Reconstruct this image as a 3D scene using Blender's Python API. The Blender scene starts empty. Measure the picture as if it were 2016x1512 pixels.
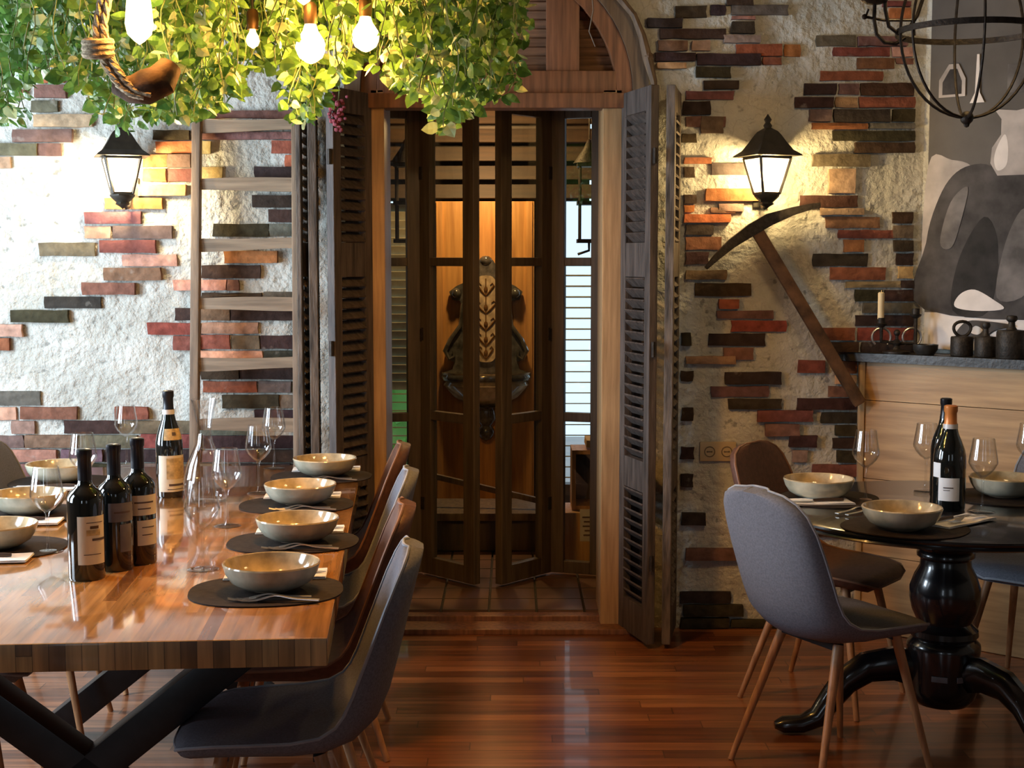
import bpy, bmesh, math, random
from mathutils import Vector, Matrix
random.seed(7)
C = bpy.context.scene.collection
S = bpy.context.scene
R = math.radians

# ------------------------------------------------------------------ camera, world, lights, exposure
PITCH = R(5.0); CH = 1.55; FPX = 2800.0
cam = bpy.data.cameras.new('camera'); cam.sensor_width = 36; cam.lens = FPX/2016*36
cam.clip_start = .05
camo = bpy.data.objects.new('camera', cam); C.objects.link(camo)
camo.location = (0, 0, CH); camo.rotation_euler = (R(90)-PITCH, 0, 0)
S.camera = camo
S.view_settings.view_transform = 'Standard'; S.view_settings.look = 'None'
S.view_settings.gamma = 1; S.view_settings.exposure = 0.15; S.view_settings.use_curve_mapping = False
S.cycles.transparent_max_bounces = 24; S.cycles.max_bounces = 10
S.cycles.caustics_reflective = False; S.cycles.caustics_refractive = False
S.cycles.sample_clamp_indirect = 4

wld = bpy.data.worlds.new('daylight'); S.world = wld; wld.use_nodes = True
bgn = wld.node_tree.nodes['Background']
bgn.inputs['Color'].default_value = (.52, .69, .85, 1); bgn.inputs['Strength'].default_value = 1.9

def area(name, loc, rot, sx, sy, e, col):
    l = bpy.data.lights.new(name, 'AREA'); l.shape = 'RECTANGLE'; l.size = sx; l.size_y = sy
    l.energy = e; l.color = col
    o = bpy.data.objects.new(name, l); C.objects.link(o); o.location = loc; o.rotation_euler = rot
    return o
def point(name, loc, e, col, r=.03, parent=None):
    l = bpy.data.lights.new(name, 'POINT'); l.energy = e; l.color = col; l.shadow_soft_size = r
    o = bpy.data.objects.new(name, l); C.objects.link(o); o.location = loc
    if parent: o.parent = parent; o.location = Vector(loc)-parent.location
    return o
COOL = (.72, .86, 1)
# daylight through the two tall left windows; unseen front fill added behind the camera
area('window_daylight', (-3.12, 3.1, 1.62), (0, R(-90), 0), 1.5, .75, 50, COOL)
area('window_daylight', (-3.12, 4.55, 1.62), (0, R(-90), 0), 1.5, .75, 112, COOL)
area('window_daylight', (-1.6, -2.42, 1.7), (R(90), 0, 0), .55, 1.6, 11, COOL)
area('window_daylight', (1.5, -2.42, 1.7), (R(90), 0, 0), 1.0, 1.6, 4, COOL)

# ------------------------------------------------------------------ pixel helpers (2016 x 1512)
def ray(px, py):
    u = (px-1008)/FPX; v = (756-py)/FPX
    c, s = math.cos(PITCH), math.sin(PITCH)
    return Vector((u, c+v*s, -s+v*c))
O = Vector((0, 0, CH))
def P(px, py, y):
    d = ray(px, py); return O+d*(y/d.y)
def Pz(px, py, z):
    d = ray(px, py); return O+d*((z-CH)/d.z)

# ------------------------------------------------------------------ materials
def nt(m):
    m.use_nodes = True; n = m.node_tree.nodes; return m.node_tree, n, n['Principled BSDF']
def mat(name, col, rough=.5, metal=0, var=.15, scale=20, bump=0, bscale=60, stretch=(1, 1, 1), col2=None, coat=0, spec=None, detail=4, emit=None, es=0, bdist=.01):
    m = bpy.data.materials.new(name); t, n, p = nt(m); L = t.links.new
    p.inputs['Roughness'].default_value = rough; p.inputs['Metallic'].default_value = metal
    if coat: p.inputs['Coat Weight'].default_value = coat; p.inputs['Coat Roughness'].default_value = .06
    if spec is not None: p.inputs['Specular IOR Level'].default_value = spec
    tc = n.new('ShaderNodeTexCoord'); mp = n.new('ShaderNodeMapping'); mp.inputs['Scale'].default_value = stretch
    L(tc.outputs['Object'], mp.inputs['Vector'])
    no = n.new('ShaderNodeTexNoise'); no.inputs['Scale'].default_value = scale; no.inputs['Detail'].default_value = detail
    L(mp.outputs[0], no.inputs['Vector'])
    cr = n.new('ShaderNodeValToRGB')
    a = col2 if col2 else tuple(c*(1-var*1.6) for c in col)
    b = tuple(min(1, c*(1+var)) for c in col)
    cr.color_ramp.elements[0].position = .32; cr.color_ramp.elements[1].position = .68
    cr.color_ramp.elements[0].color = (*a, 1); cr.color_ramp.elements[1].color = (*b, 1)
    L(no.outputs['Fac'], cr.inputs['Fac']); L(cr.outputs[0], p.inputs['Base Color'])
    if bump:
        nb = n.new('ShaderNodeTexNoise'); nb.inputs['Scale'].default_value = bscale; nb.inputs['Detail'].default_value = 6
        L(mp.outputs[0], nb.inputs['Vector'])
        bp = n.new('ShaderNodeBump'); bp.inputs['Strength'].default_value = bump; bp.inputs['Distance'].default_value = bdist
        L(nb.outputs['Fac'], bp.inputs['Height']); L(bp.outputs[0], p.inputs['Normal'])
    if emit:
        p.inputs['Emission Color'].default_value = (*emit, 1); p.inputs['Emission Strength'].default_value = es
    return m
def wood(name, col, col2, axis='z', rough=.5, coat=0, sc=6, bump=.15):
    st = {'x': (.6, 9, 9), 'y': (9, .6, 9), 'z': (9, 9, .6)}[axis]
    return mat(name, col, rough, 0, .2, sc, bump, sc*3, st, col2, coat, detail=8, bdist=.004)

def planks(name, w, L_, cols, along='y', rough=.25, coat=.6, gap=.02, grain=.25, across='x', bump=.3):
    """boards: cells across one axis, random lengths along the other"""
    m = bpy.data.materials.new(name); t, n, p = nt(m); L = t.links.new
    p.inputs['Roughness'].default_value = rough; p.inputs['Coat Weight'].default_value = coat; p.inputs['Coat Roughness'].default_value = .05
    tc = n.new('ShaderNodeTexCoord'); sp = n.new('ShaderNodeSeparateXYZ'); L(tc.outputs['Object'], sp.inputs[0])
    ax = {'x': 0, 'y': 1, 'z': 2}
    def M(op, a, b=None):
        q = n.new('ShaderNodeMath'); q.operation = op
        for i, v in enumerate((a, b)):
            if v is None: continue
            if isinstance(v, (int, float)): q.inputs[i].default_value = v
            else: L(v, q.inputs[i])
        return q.outputs[0]
    c = M('DIVIDE', sp.outputs[ax[across]], w); ci = M('FLOOR', c)
    w1 = n.new('ShaderNodeTexWhiteNoise'); w1.noise_dimensions = '1D'; L(ci, w1.inputs['W'])
    l = M('ADD', M('DIVIDE', sp.outputs[ax[along]], L_), M('MULTIPLY', w1.outputs['Value'], 7.3)); li = M('FLOOR', l)
    cb = n.new('ShaderNodeCombineXYZ'); L(ci, cb.inputs[0]); L(li, cb.inputs[1])
    w2 = n.new('ShaderNodeTexWhiteNoise'); w2.noise_dimensions = '2D'; L(cb.outputs[0], w2.inputs['Vector'])
    cr = n.new('ShaderNodeValToRGB'); cr.color_ramp.interpolation = 'LINEAR'
    els = cr.color_ramp.elements
    for i, k in enumerate(cols):
        e = els[i] if i < 2 else els.new(.5)
        e.position = i/(len(cols)-1); e.color = (*k, 1)
    L(w2.outputs['Value'], cr.inputs['Fac'])
    mp = n.new('ShaderNodeMapping'); st = [40, 40, 40]; st[ax[along]] = 2.5; mp.inputs['Scale'].default_value = st
    ad = n.new('ShaderNodeVectorMath'); ad.operation = 'ADD'; L(tc.outputs['Object'], ad.inputs[0]); L(w2.outputs['Color'], ad.inputs[1])
    L(ad.outputs[0], mp.inputs['Vector'])
    no = n.new('ShaderNodeTexNoise'); no.inputs['Scale'].default_value = 1.0; no.inputs['Detail'].default_value = 6; L(mp.outputs[0], no.inputs['Vector'])
    g = n.new('ShaderNodeMapRange'); g.inputs['From Min'].default_value = .3; g.inputs['From Max'].default_value = .7
    g.inputs['To Min'].default_value = 1-grain*1.6; g.inputs['To Max'].default_value = 1+grain; L(no.outputs['Fac'], g.inputs['Value'])
    f1 = M('FRACT', c); f2 = M('FRACT', l)
    e1 = M('GREATER_THAN', M('MINIMUM', f1, M('SUBTRACT', 1, f1)), gap)
    e2 = M('GREATER_THAN', M('MINIMUM', f2, M('SUBTRACT', 1, f2)), gap*w/L_)
    ed = M('MULTIPLY', e1, e2); k = M('MULTIPLY', g.outputs[0], M('ADD', .45, M('MULTIPLY', ed, .55)))
    vm = n.new('ShaderNodeVectorMath'); vm.operation = 'SCALE'; L(cr.outputs[0], vm.inputs[0]); L(k, vm.inputs['Scale'])
    L(vm.outputs[0], p.inputs['Base Color'])
    bp = n.new('ShaderNodeBump'); bp.inputs['Strength'].default_value = bump; bp.inputs['Distance'].default_value = .003
    L(M('ADD', ed, M('MULTIPLY', no.outputs['Fac'], .3)), bp.inputs['Height']); L(bp.outputs[0], p.inputs['Normal'])
    return m

def thin_glass(name, tint=(1, 1, 1), edge=.85, glow=0):
    m = bpy.data.materials.new(name); m.use_nodes = True; t = m.node_tree; n = t.nodes; L = t.links.new
    n.remove(n['Principled BSDF']); o = n['Material Output']
    tr = n.new('ShaderNodeBsdfTransparent'); gl = n.new('ShaderNodeBsdfGlossy'); gl.inputs['Roughness'].default_value = .02
    tr.inputs['Color'].default_value = (*tint, 1)
    lw = n.new('ShaderNodeLayerWeight'); lw.inputs['Blend'].default_value = .5
    pw = n.new('ShaderNodeMath'); pw.operation = 'POWER'; pw.inputs[1].default_value = 3.2; L(lw.outputs['Facing'], pw.inputs[0])
    ad = n.new('ShaderNodeMath'); ad.operation = 'MULTIPLY_ADD'; ad.use_clamp = True; ad.inputs[1].default_value = edge; ad.inputs[2].default_value = .07; L(pw.outputs[0], ad.inputs[0])
    mx = n.new('ShaderNodeMixShader'); L(ad.outputs[0], mx.inputs[0]); L(tr.outputs[0], mx.inputs[1]); L(gl.outputs[0], mx.inputs[2])
    out = mx
    if glow:
        tl = n.new('ShaderNodeBsdfTranslucent'); m2 = n.new('ShaderNodeMixShader'); m2.inputs[0].default_value = glow
        L(mx.outputs[0], m2.inputs[1]); L(tl.outputs[0], m2.inputs[2]); out = m2
    L(out.outputs[0], o.inputs['Surface']); return m

def emis(name, col, st):
    m = bpy.data.materials.new(name); m.use_nodes = True; t = m.node_tree; n = t.nodes
    n.remove(n['Principled BSDF']); e = n.new('ShaderNodeEmission'); e.inputs[0].default_value = (*col, 1); e.inputs[1].default_value = st
    t.links.new(e.outputs[0], n['Material Output'].inputs['Surface']); return m

def plaster(name, a, b, bump, scale=3.2):
    m = bpy.data.materials.new(name); t, n, p = nt(m); L = t.links.new
    p.inputs['Roughness'].default_value = .95; p.inputs['Specular IOR Level'].default_value = .1
    tc = n.new('ShaderNodeTexCoord')
    n1 = n.new('ShaderNodeTexNoise'); n1.inputs['Scale'].default_value = scale; n1.inputs['Detail'].default_value = 8; n1.inputs['Roughness'].default_value = .62
    n2 = n.new('ShaderNodeTexNoise'); n2.inputs['Scale'].default_value = 26; n2.inputs['Detail'].default_value = 5
    vo = n.new('ShaderNodeTexVoronoi'); vo.inputs['Scale'].default_value = 7; vo.feature = 'DISTANCE_TO_EDGE'
    wv = n.new('ShaderNodeTexNoise'); wv.inputs['Scale'].default_value = 5; wv.inputs['Detail'].default_value = 4
    for q in (n1, n2, wv): L(tc.outputs['Object'], q.inputs['Vector'])
    ad = n.new('ShaderNodeVectorMath'); ad.operation = 'ADD'; L(tc.outputs['Object'], ad.inputs[0])
    sc = n.new('ShaderNodeVectorMath'); sc.operation = 'SCALE'; sc.inputs['Scale'].default_value = .35; L(wv.outputs['Color'], sc.inputs[0]); L(sc.outputs[0], ad.inputs[1])
    L(ad.outputs[0], vo.inputs['Vector'])
    cr = n.new('ShaderNodeValToRGB'); cr.color_ramp.elements[0].position = .35; cr.color_ramp.elements[1].position = .65
    cr.color_ramp.elements[0].color = (*a, 1); cr.color_ramp.elements[1].color = (*b, 1); L(n1.outputs['Fac'], cr.inputs['Fac'])
    ck = n.new('ShaderNodeMapRange'); ck.inputs['From Max'].default_value = .025; ck.inputs['To Min'].default_value = .82; L(vo.outputs['Distance'], ck.inputs['Value'])
    # pits
    pt = n.new('ShaderNodeMapRange'); pt.inputs['From Min'].default_value = .28; pt.inputs['From Max'].default_value = .36; pt.inputs['To Min'].default_value = .55; L(n2.outputs['Fac'], pt.inputs['Value'])
    mu = n.new('ShaderNodeMath'); mu.operation = 'MULTIPLY'; L(ck.outputs[0], mu.inputs[0]); L(pt.outputs[0], mu.inputs[1])
    vm = n.new('ShaderNodeVectorMath'); vm.operation = 'SCALE'; L(cr.outputs[0], vm.inputs[0]); L(mu.outputs[0], vm.inputs['Scale'])
    L(vm.outputs[0], p.inputs['Base Color'])
    h = n.new('ShaderNodeMath'); h.operation = 'MULTIPLY_ADD'; h.inputs[1].default_value = .35; L(n2.outputs['Fac'], h.inputs[0]); L(n1.outputs['Fac'], h.inputs[2])
    bp = n.new('ShaderNodeBump'); bp.inputs['Strength'].default_value = bump; bp.inputs['Distance'].default_value = .05
    L(h.outputs[0], bp.inputs['Height']); L(bp.outputs[0], p.inputs['Normal'])
    return m

def brick_mat(name):
    m = bpy.data.materials.new(name); t, n, p = nt(m); L = t.links.new
    p.inputs['Roughness'].default_value = .92; p.inputs['Specular IOR Level'].default_value = .15
    at = n.new('ShaderNodeVertexColor'); at.layer_name = 'Col'
    tc = n.new('ShaderNodeTexCoord'); no = n.new('ShaderNodeTexNoise'); no.inputs['Scale'].default_value = 28; no.inputs['Detail'].default_value = 7; L(tc.outputs['Object'], no.inputs['Vector'])
    g = n.new('ShaderNodeMapRange'); g.inputs['From Min'].default_value = .25; g.inputs['From Max'].default_value = .75; g.inputs['To Min'].default_value = .6; g.inputs['To Max'].default_value = 1.35; L(no.outputs['Fac'], g.inputs['Value'])
    vm = n.new('ShaderNodeVectorMath'); vm.operation = 'SCALE'; L(at.outputs['Color'], vm.inputs[0]); L(g.outputs[0], vm.inputs['Scale'])
    # mortar smears
    n2 = n.new('ShaderNodeTexNoise'); n2.inputs['Scale'].default_value = 9; n2.inputs['Detail'].default_value = 8; L(tc.outputs['Object'], n2.inputs['Vector'])
    sm = n.new('ShaderNodeMapRange'); sm.inputs['From Min'].default_value = .66; sm.inputs['From Max'].default_value = .74; sm.inputs['To Max'].default_value = .6; L(n2.outputs['Fac'], sm.inputs['Value'])
    mx = n.new('ShaderNodeMix'); mx.data_type = 'RGBA'; L(sm.outputs[0], mx.inputs[0]); L(vm.outputs[0], mx.inputs[6]); mx.inputs[7].default_value = (.42, .39, .34, 1)
    L(mx.outputs[2], p.inputs['Base Color'])
    bp = n.new('ShaderNodeBump'); bp.inputs['Strength'].default_value = .6; bp.inputs['Distance'].default_value = .012; L(no.outputs['Fac'], bp.inputs['Height']); L(bp.outputs[0], p.inputs['Normal'])
    return m

def leaf_mat(name, a, b, c):
    m = bpy.data.materials.new(name); m.use_nodes = True; t = m.node_tree; n = t.nodes; L = t.links.new
    p = n['Principled BSDF']; p.inputs['Roughness'].default_value = .35
    at = n.new('ShaderNodeVertexColor'); at.layer_name = 'Col'; sp = n.new('ShaderNodeSeparateColor'); L(at.outputs['Color'], sp.inputs[0])
    cr = n.new('ShaderNodeValToRGB'); e = cr.color_ramp.elements; e[0].color = (*a, 1); e[1].color = (*c, 1); k = e.new(.6); k.color = (*b, 1); L(sp.outputs[0], cr.inputs['Fac'])
    L(cr.outputs[0], p.inputs['Base Color'])
    tl = n.new('ShaderNodeBsdfTranslucent'); L(cr.outputs[0], tl.inputs[0])
    mx = n.new('ShaderNodeMixShader'); mx.inputs[0].default_value = .35; L(p.outputs[0], mx.inputs[1]); L(tl.outputs[0], mx.inputs[2])
    L(mx.outputs[0], n['Material Output'].inputs['Surface']); return m

M = {}
M['plaster_grey'] = plaster('plaster_grey', (.46, .46, .41), (.68, .68, .62), 1.0)
M['plaster_plain'] = mat('plaster_plain', (.22, .19, .15), .95, var=.12, scale=3)
M['brick'] = brick_mat('old_brick')
M['floor'] = planks('red_floorboards', .072, .95, [(.13, .042, .017), (.21, .068, .026), (.27, .092, .035), (.16, .05, .02), (.37, .15, .066)], along='x', across='y', rough=.3, coat=.25, gap=.03, grain=.3)
M['butcher'] = planks('butcher_block', .034, .85, [(.23, .08, .02), (.40, .165, .042), (.50, .235, .07), (.31, .115, .028), (.14, .047, .014), (.44, .19, .053)], along='y', across='x', rough=.12, coat=1, gap=.0, grain=.3, bump=.03)
M['end_grain'] = planks('butcher_end', .034, .5, [(.22, .12, .05), (.52, .33, .14), (.62, .42, .19), (.34, .18, .075), (.16, .095, .05), (.48, .27, .11)], along='z', across='x', rough=.45, coat=.15, gap=.03, grain=.3)
M['black_steel'] = mat('black_steel', (.012, .013, .015), .35, .3, .2, 30)
M['iron'] = mat('wrought_iron', (.035, .028, .022), .55, .5, .3, 60, .2, 120)
M['black_lacquer'] = mat('black_lacquer', (.008, .008, .010), .22, 0, .2, 20, coat=.5)
M['shutter'] = mat('weathered_shutter', (.085, .066, .056), .6, 0, .35, 8, .25, 30, (6, 6, .7), detail=8)
M['shutter_edge'] = mat('worn_shutter_edge', (.12, .095, .075), .7, 0, .45, 9, .3, 30, (5, 5, .8), detail=8)
M['door_wood'] = wood('brown_door_paint', (.105, .078, .050), (.065, .047, .031), 'z', .42)
M['oak_trim'] = wood('oak_trim', (.46, .29, .14), (.34, .20, .09), 'z', .5)
M['transom'] = wood('red_brown_wood', (.24, .10, .045), (.13, .055, .025), 'z', .5)
M['transom_slat'] = wood('louver_slat_wood', (.23, .13, .075), (.13, .07, .04), 'x', .6)
M['casing'] = wood('grey_brown_casing', (.18, .12, .07), (.10, .065, .04), 'z', .6)
M['ladder'] = wood('old_ladder_wood', (.24, .175, .12), (.15, .105, .072), 'z', .75)
M['rung'] = wood('old_rung_wood', (.27, .205, .14), (.17, .125, .085), 'x', .75)
M['ledge_plank'] = mat('ledge_oak', (.50, .31, .14), .5, 0, .15, 2.2, .08, 9, (1.3, 1.3, 17), (.37, .215, .09), .05, detail=8, bdist=.004)
M['slab'] = mat('dark_slab', (.03, .027, .023), .4, 0, .4, 12, .2, 40)
M['fabric_grey'] = mat('grey_upholstery', (.165, .175, .21), .95, 0, .12, 180, .15, 500, spec=.15)
M['fabric_brown'] = mat('brown_upholstery', (.105, .042, .024), .6, 0, .15, 60, .15, 300)
M['pipe_grey'] = mat('grey_piping', (.30, .32, .36), .9, var=.1)
M['pipe_brown'] = mat('brown_piping', (.24, .12, .07), .6, var=.1)
M['leg_wood'] = wood('chair_leg_wood', (.42, .22, .10), (.29, .14, .06), 'z', .45)
M['mat'] = mat('leatherette_mat', (.030, .020, .015), .75, 0, .2, 60, .1, 200, spec=.15)
M['glaze_in'] = mat('glazed_inside', (.56, .45, .28), .12, 0, .25, 22, coat=.5, detail=8)
M['glaze_out'] = mat('glazed_outside', (.52, .50, .39), .2, 0, .2, 14, coat=.3, col2=(.33, .33, .25), detail=8)
M['foot'] = mat('bare_clay', (.2, .14, .09), .8)
M['steel'] = mat('cutlery_steel', (.75, .73, .70), .32, 1, .05)
M['knife_wood'] = mat('dark_knife_handle', (.05, .03, .02), .45)
M['napkin'] = mat('paper_napkin', (.86, .84, .82), .9, var=.04, bump=.1, bscale=200)
M['glass'] = thin_glass('wine_glass')
M['pane'] = thin_glass('door_pane', (.94, .97, .95), .4)
M['lamp_glass'] = thin_glass('lantern_glass', (1, .97, .9), .2, .3)
M['bottle'] = mat('dark_bottle', (.006, .008, .008), .05, 0, .1, coat=1)
M['capsule_black'] = mat('black_capsule', (.012, .012, .016), .28, .2, .1)
M['capsule_orange'] = mat('orange_capsule', (.72, .25, .06), .35, .2, .1)
M['capsule_band'] = mat('silver_band', (.62, .62, .62), .4, .1, .05)
M['label_cream'] = mat('cream_label', (.72, .66, .52), .7, var=.05)
M['label_white'] = mat('white_label', (.86, .88, .9), .6, var=.03)
M['label_grey'] = mat('grey_label', (.16, .15, .16), .6, var=.2)
M['label_gold'] = mat('old_gold_label', (.58, .44, .22), .6, var=.25, scale=60)
M['label_ink'] = mat('label_ink', (.10, .07, .06), .7)
M['bulb'] = emis('hot_bulb', (1, .60, .20), 26)
M['lamp_bulb'] = emis('lantern_bulb', (1, .74, .36), 40)
M['lantern_black'] = mat('lantern_metal', (.05, .045, .035), .5, .3, .2)
M['brass_socket'] = mat('socket_metal', (.10, .055, .025), .4, .6)
M['rope'] = mat('hemp_rope', (.46, .36, .23), .9, 0, .3, 60, .6, 90, (1, 1, 2.5))
M['bark'] = mat('brown_log', (.13, .065, .028), .8, 0, .4, 14, .4, 40)
M['leaf'] = leaf_mat('ivy_leaf', (.06, .16, .03), (.17, .34, .08), (.66, .74, .42))
M['stem'] = mat('ivy_stem', (.14, .19, .06), .6)
M['blossom'] = mat('dried_blossom', (.34, .07, .10), .8, var=.4, scale=200)
M['candle'] = mat('ivory_candle', (.80, .66, .40), .5, var=.05)
M['socket'] = mat('ivory_plastic', (.55, .43, .26), .4, var=.03)
M['socket_dark'] = mat('socket_hole', (.2, .15, .09), .5)
M['ceramic'] = mat('majolica', (.52, .42, .27), .15, 0, .25, 26, coat=.6)
M['ceramic_dark'] = mat('majolica_dark', (.10, .095, .085), .15, 0, .4, 24, coat=.7)
M['ceramic_line'] = mat('majolica_brown_glaze', (.13, .065, .02), .2, coat=.5)
M['panel'] = wood('honey_panel', (.60, .31, .10), (.43, .20, .06), 'z', .4, .2, 4)
M['dark_slat'] = wood('dark_slat', (.036, .019, .010), (.02, .011, .007), 'x', .6)
M['blind'] = mat('louver_blind', (.42, .38, .27), .7, var=.1)
M['tile'] = mat('terracotta_tile', (.17, .09, .06), .4, 0, .3, 3, coat=.15)
M['grout'] = mat('grout', (.06, .05, .04), .9)
M['crate'] = wood('crate_pine', (.55, .30, .11), (.42, .21, .07), 'z', .55)
M['paper'] = mat('white_paper', (.75, .72, .70), .8, var=.05)
M['paper_tan'] = mat('tan_card', (.66, .46, .22), .8, var=.05)
M['ceiling'] = wood('ceiling_board', (.13, .085, .05), (.09, .055, .03), 'x', .7)
M['white_frame'] = mat('window_paint', (.7, .7, .68), .5, var=.05)
M['pr_back'] = mat('print_backdrop', (.13, .118, .108), .75, spec=.2, var=.15, scale=4)
M['pr_black'] = mat('print_black', (.035, .032, .031), .75, spec=.2, var=.3, scale=10)
M['pr_dark'] = mat('print_dark', (.075, .068, .066), .75, spec=.2, var=.35, scale=9)
M['pr_mid'] = mat('print_mid', (.17, .155, .148), .75, spec=.2, var=.3, scale=10)
M['pr_light'] = mat('print_light', (.5, .45, .42), .75, spec=.2, var=.25, scale=6)
M['pr_white'] = mat('print_white', (.78, .72, .68), .75, spec=.2, var=.05)
M['frame_pale'] = wood('pale_frame_wood', (.62, .48, .30), (.50, .37, .22), 'z', .5)

# ------------------------------------------------------------------ mesh builder
class MB:
    def __init__(s): s.b = bmesh.new(); s.mi = 0
    def face(s, vs):
        try:
            f = s.b.faces.new(vs); f.material_index = s.mi; return f
        except ValueError: return None
    def v(s, p): return s.b.verts.new(p)
    def box(s, c, d, m=None, bev=0):
        c = Vector(c); hx, hy, hz = d[0]/2, d[1]/2, d[2]/2
        vs = []
        for z in (-hz, hz):
            for x, y in ((-hx, -hy), (hx, -hy), (hx, hy), (-hx, hy)):
                p = Vector((x, y, z))
                if m: p = m @ p
                vs.append(s.v(p+c))
        fs = [s.face([vs[i] for i in q]) for q in ((3, 2, 1, 0), (4, 5, 6, 7), (0, 1, 5, 4), (1, 2, 6, 5), (2, 3, 7, 6), (3, 0, 4, 7))]
        if bev:
            es = list({e for f in fs for e in f.edges})
            bmesh.ops.bevel(s.b, geom=es, offset=bev, segments=2, profile=.6, affect='EDGES')
        return s
    def beam(s, p0, p1, w, h, up=(0, 0, 1), bev=0):
        p0, p1 = Vector(p0), Vector(p1); d = p1-p0; L = d.length; x = d.normalized(); up = Vector(up)
        y = up.cross(x)
        if y.length < 1e-4: y = Vector((0, 1, 0)).cross(x)
        y.normalize(); z = x.cross(y)
        m = Matrix((x, y, z)).transposed()
        return s.box((p0+p1)/2, (L, w, h), m, bev)
    def tube(s, pts, r, n=8, cap=True, close=False):
        pts = [Vector(p) for p in pts]; k = len(pts)
        rs = r if isinstance(r, (list, tuple)) else [r]*k
        rings = []; prev = None
        for i, p in enumerate(pts):
            if close: t = (pts[(i+1) % k]-pts[i-1]).normalized()
            else: t = (pts[min(i+1, k-1)]-pts[max(i-1, 0)]).normalized()
            if prev is None:
                a = Vector((0, 0, 1)) if abs(t.z) < .9 else Vector((1, 0, 0))
                u = t.cross(a).normalized()
            else:
                u = prev-t*prev.dot(t)
                u = u.normalized() if u.length > 1e-6 else t.orthogonal().normalized()
            prev = u; w = t.cross(u)
            rings.append([s.v(p+(u*math.cos(2*math.pi*j/n)+w*math.sin(2*math.pi*j/n))*rs[i]) for j in range(n)])
        for i in range(k if close else k-1):
            a, b = rings[i], rings[(i+1) % k]
            for j in range(n): s.face((a[j], a[(j+1) % n], b[(j+1) % n], b[j]))
        if cap and not close: s.face(rings[0][::-1]); s.face(rings[-1])
        return s
    def lathe(s, prof, c=(0, 0, 0), n=32, sx=1, sy=1, a0=0, a1=2*math.pi):
        c = Vector(c); full = abs(a1-a0-2*math.pi) < 1e-6; cols = n if full else n+1; rings = []
        for r, z in prof:
            if r < 1e-6 and full: rings.append([s.v(c+Vector((0, 0, z)))]); continue
            rings.append([s.v(c+Vector((r*sx*math.cos(a0+(a1-a0)*j/n), r*sy*math.sin(a0+(a1-a0)*j/n), z))) for j in range(cols)])
        for a, b in zip(rings, rings[1:]):
            for j in range(n):
                k = (j+1) % cols if full else j+1
                if len(a) == 1 and len(b) == 1: continue
                if len(a) == 1: s.face((a[0], b[k], b[j]))
                elif len(b) == 1: s.face((a[j], a[k], b[0]))
                else: s.face((a[j], a[k], b[k], b[j]))
        return s
    def prism(s, poly, fr, depth):
        """poly: 2D points; fr(u, v, w) -> 3D; extruded w 0..depth"""
        a = [s.v(fr(u, v, 0)) for u, v in poly]; b = [s.v(fr(u, v, depth)) for u, v in poly]
        s.face(a[::-1]); s.face(b); n = len(poly)
        for i in range(n): s.face((a[i], a[(i+1) % n], b[(i+1) % n], b[i]))
        return s
    def ball(s, c, r, n=12, sq=(1, 1, 1)):
        m = n//2
        prof = [(r*math.sin(math.pi*i/m), -r*math.cos(math.pi*i/m)) for i in range(m+1)]
        prof[0] = (0, -r); prof[-1] = (0, r)
        return s.lathe([(a, z*sq[2]) for a, z in prof], c, n, sq[0], sq[1])

def part(name, mb, m, root=None, smooth=True, ang=40):
    bmesh.ops.recalc_face_normals(mb.b, faces=mb.b.faces[:])
    me = bpy.data.meshes.new(name); mb.b.to_mesh(me); mb.b.free()
    for x in (m if isinstance(m, (list, tuple)) else [m]): me.materials.append(x)
    o = bpy.data.objects.new(name, me); C.objects.link(o)
    if root is not None:
        o.parent = root
        off = Vector((0, 0, 0)); q = root
        while q is not None: off += q.location; q = q.parent
        me.transform(Matrix.Translation(-off))
    if smooth:
        for f in me.polygons: f.use_smooth = True
        me.set_sharp_from_angle(angle=R(ang))
    return o
def tag(o, label, cat, group=None):
    o['label'] = label; o['category'] = cat
    if group: o['group'] = group
    return o
def thing(name, label, cat, loc=(0, 0, 0), group=None):
    o = bpy.data.objects.new(name, None); C.objects.link(o); o.location = loc; o.empty_display_size = .1
    return tag(o, label, cat, group)
def struct(name, mb, m, parent=None, smooth=False):
    o = part(name, mb, m, parent, smooth); o['kind'] = 'structure'; return o
def dup(root, loc, rz, label, group=None):
    r = root.copy(); C.objects.link(r); r.location = loc; r.rotation_euler = (0, 0, rz); r['label'] = label
    if group: r['group'] = group
    def rec(a, b):
        for ch in a.children:
            c = ch.copy(); C.objects.link(c); c.parent = b; rec(ch, c)
    rec(root, r); return r
XZ = lambda y: (lambda u, v, w: Vector((u, y+w, v)))
XY = lambda z: (lambda u, v, w: Vector((u, v, z+w)))

# ------------------------------------------------------------------ room shell
YW = 5.9; ZC = 3.05
A = Vector((1.69, YW, 0)); U = Vector((.766, -.643, 0)); N_IN = Vector((.643, .766, 0))
AE = A+U*2.5
mb = MB(); mb.prism([(-3.2, -2.5), (AE.x, -2.5), (AE.x, AE.y), (A.x, A.y), (A.x, YW+.0), (-3.2, YW)], XY(-.08), .08)
struct('floor', mb, M['floor'])
mb = MB(); mb.box((.4, 1.75, ZC+.04), (7.6, 9.0, .08)); struct('ceiling', mb, M['ceiling'])
# back wall with the arched doorway
AX, AZ, AR = -.063, 2.225, .625
poly = [(-3.25, 0), (AX-AR, 0), (AX-AR, AZ)]
poly += [(AX-AR*math.cos(math.pi*i/24), AZ+AR*math.sin(math.pi*i/24)) for i in range(1, 24)]
poly += [(AX+AR, AZ), (AX+AR, 0), (A.x+.12, 0), (A.x+.12, ZC), (-3.25, ZC)]
mb = MB(); mb.prism(poly, XZ(YW), .28)
wall_back = struct('wall_back', mb, M['plaster_grey'])
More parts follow.
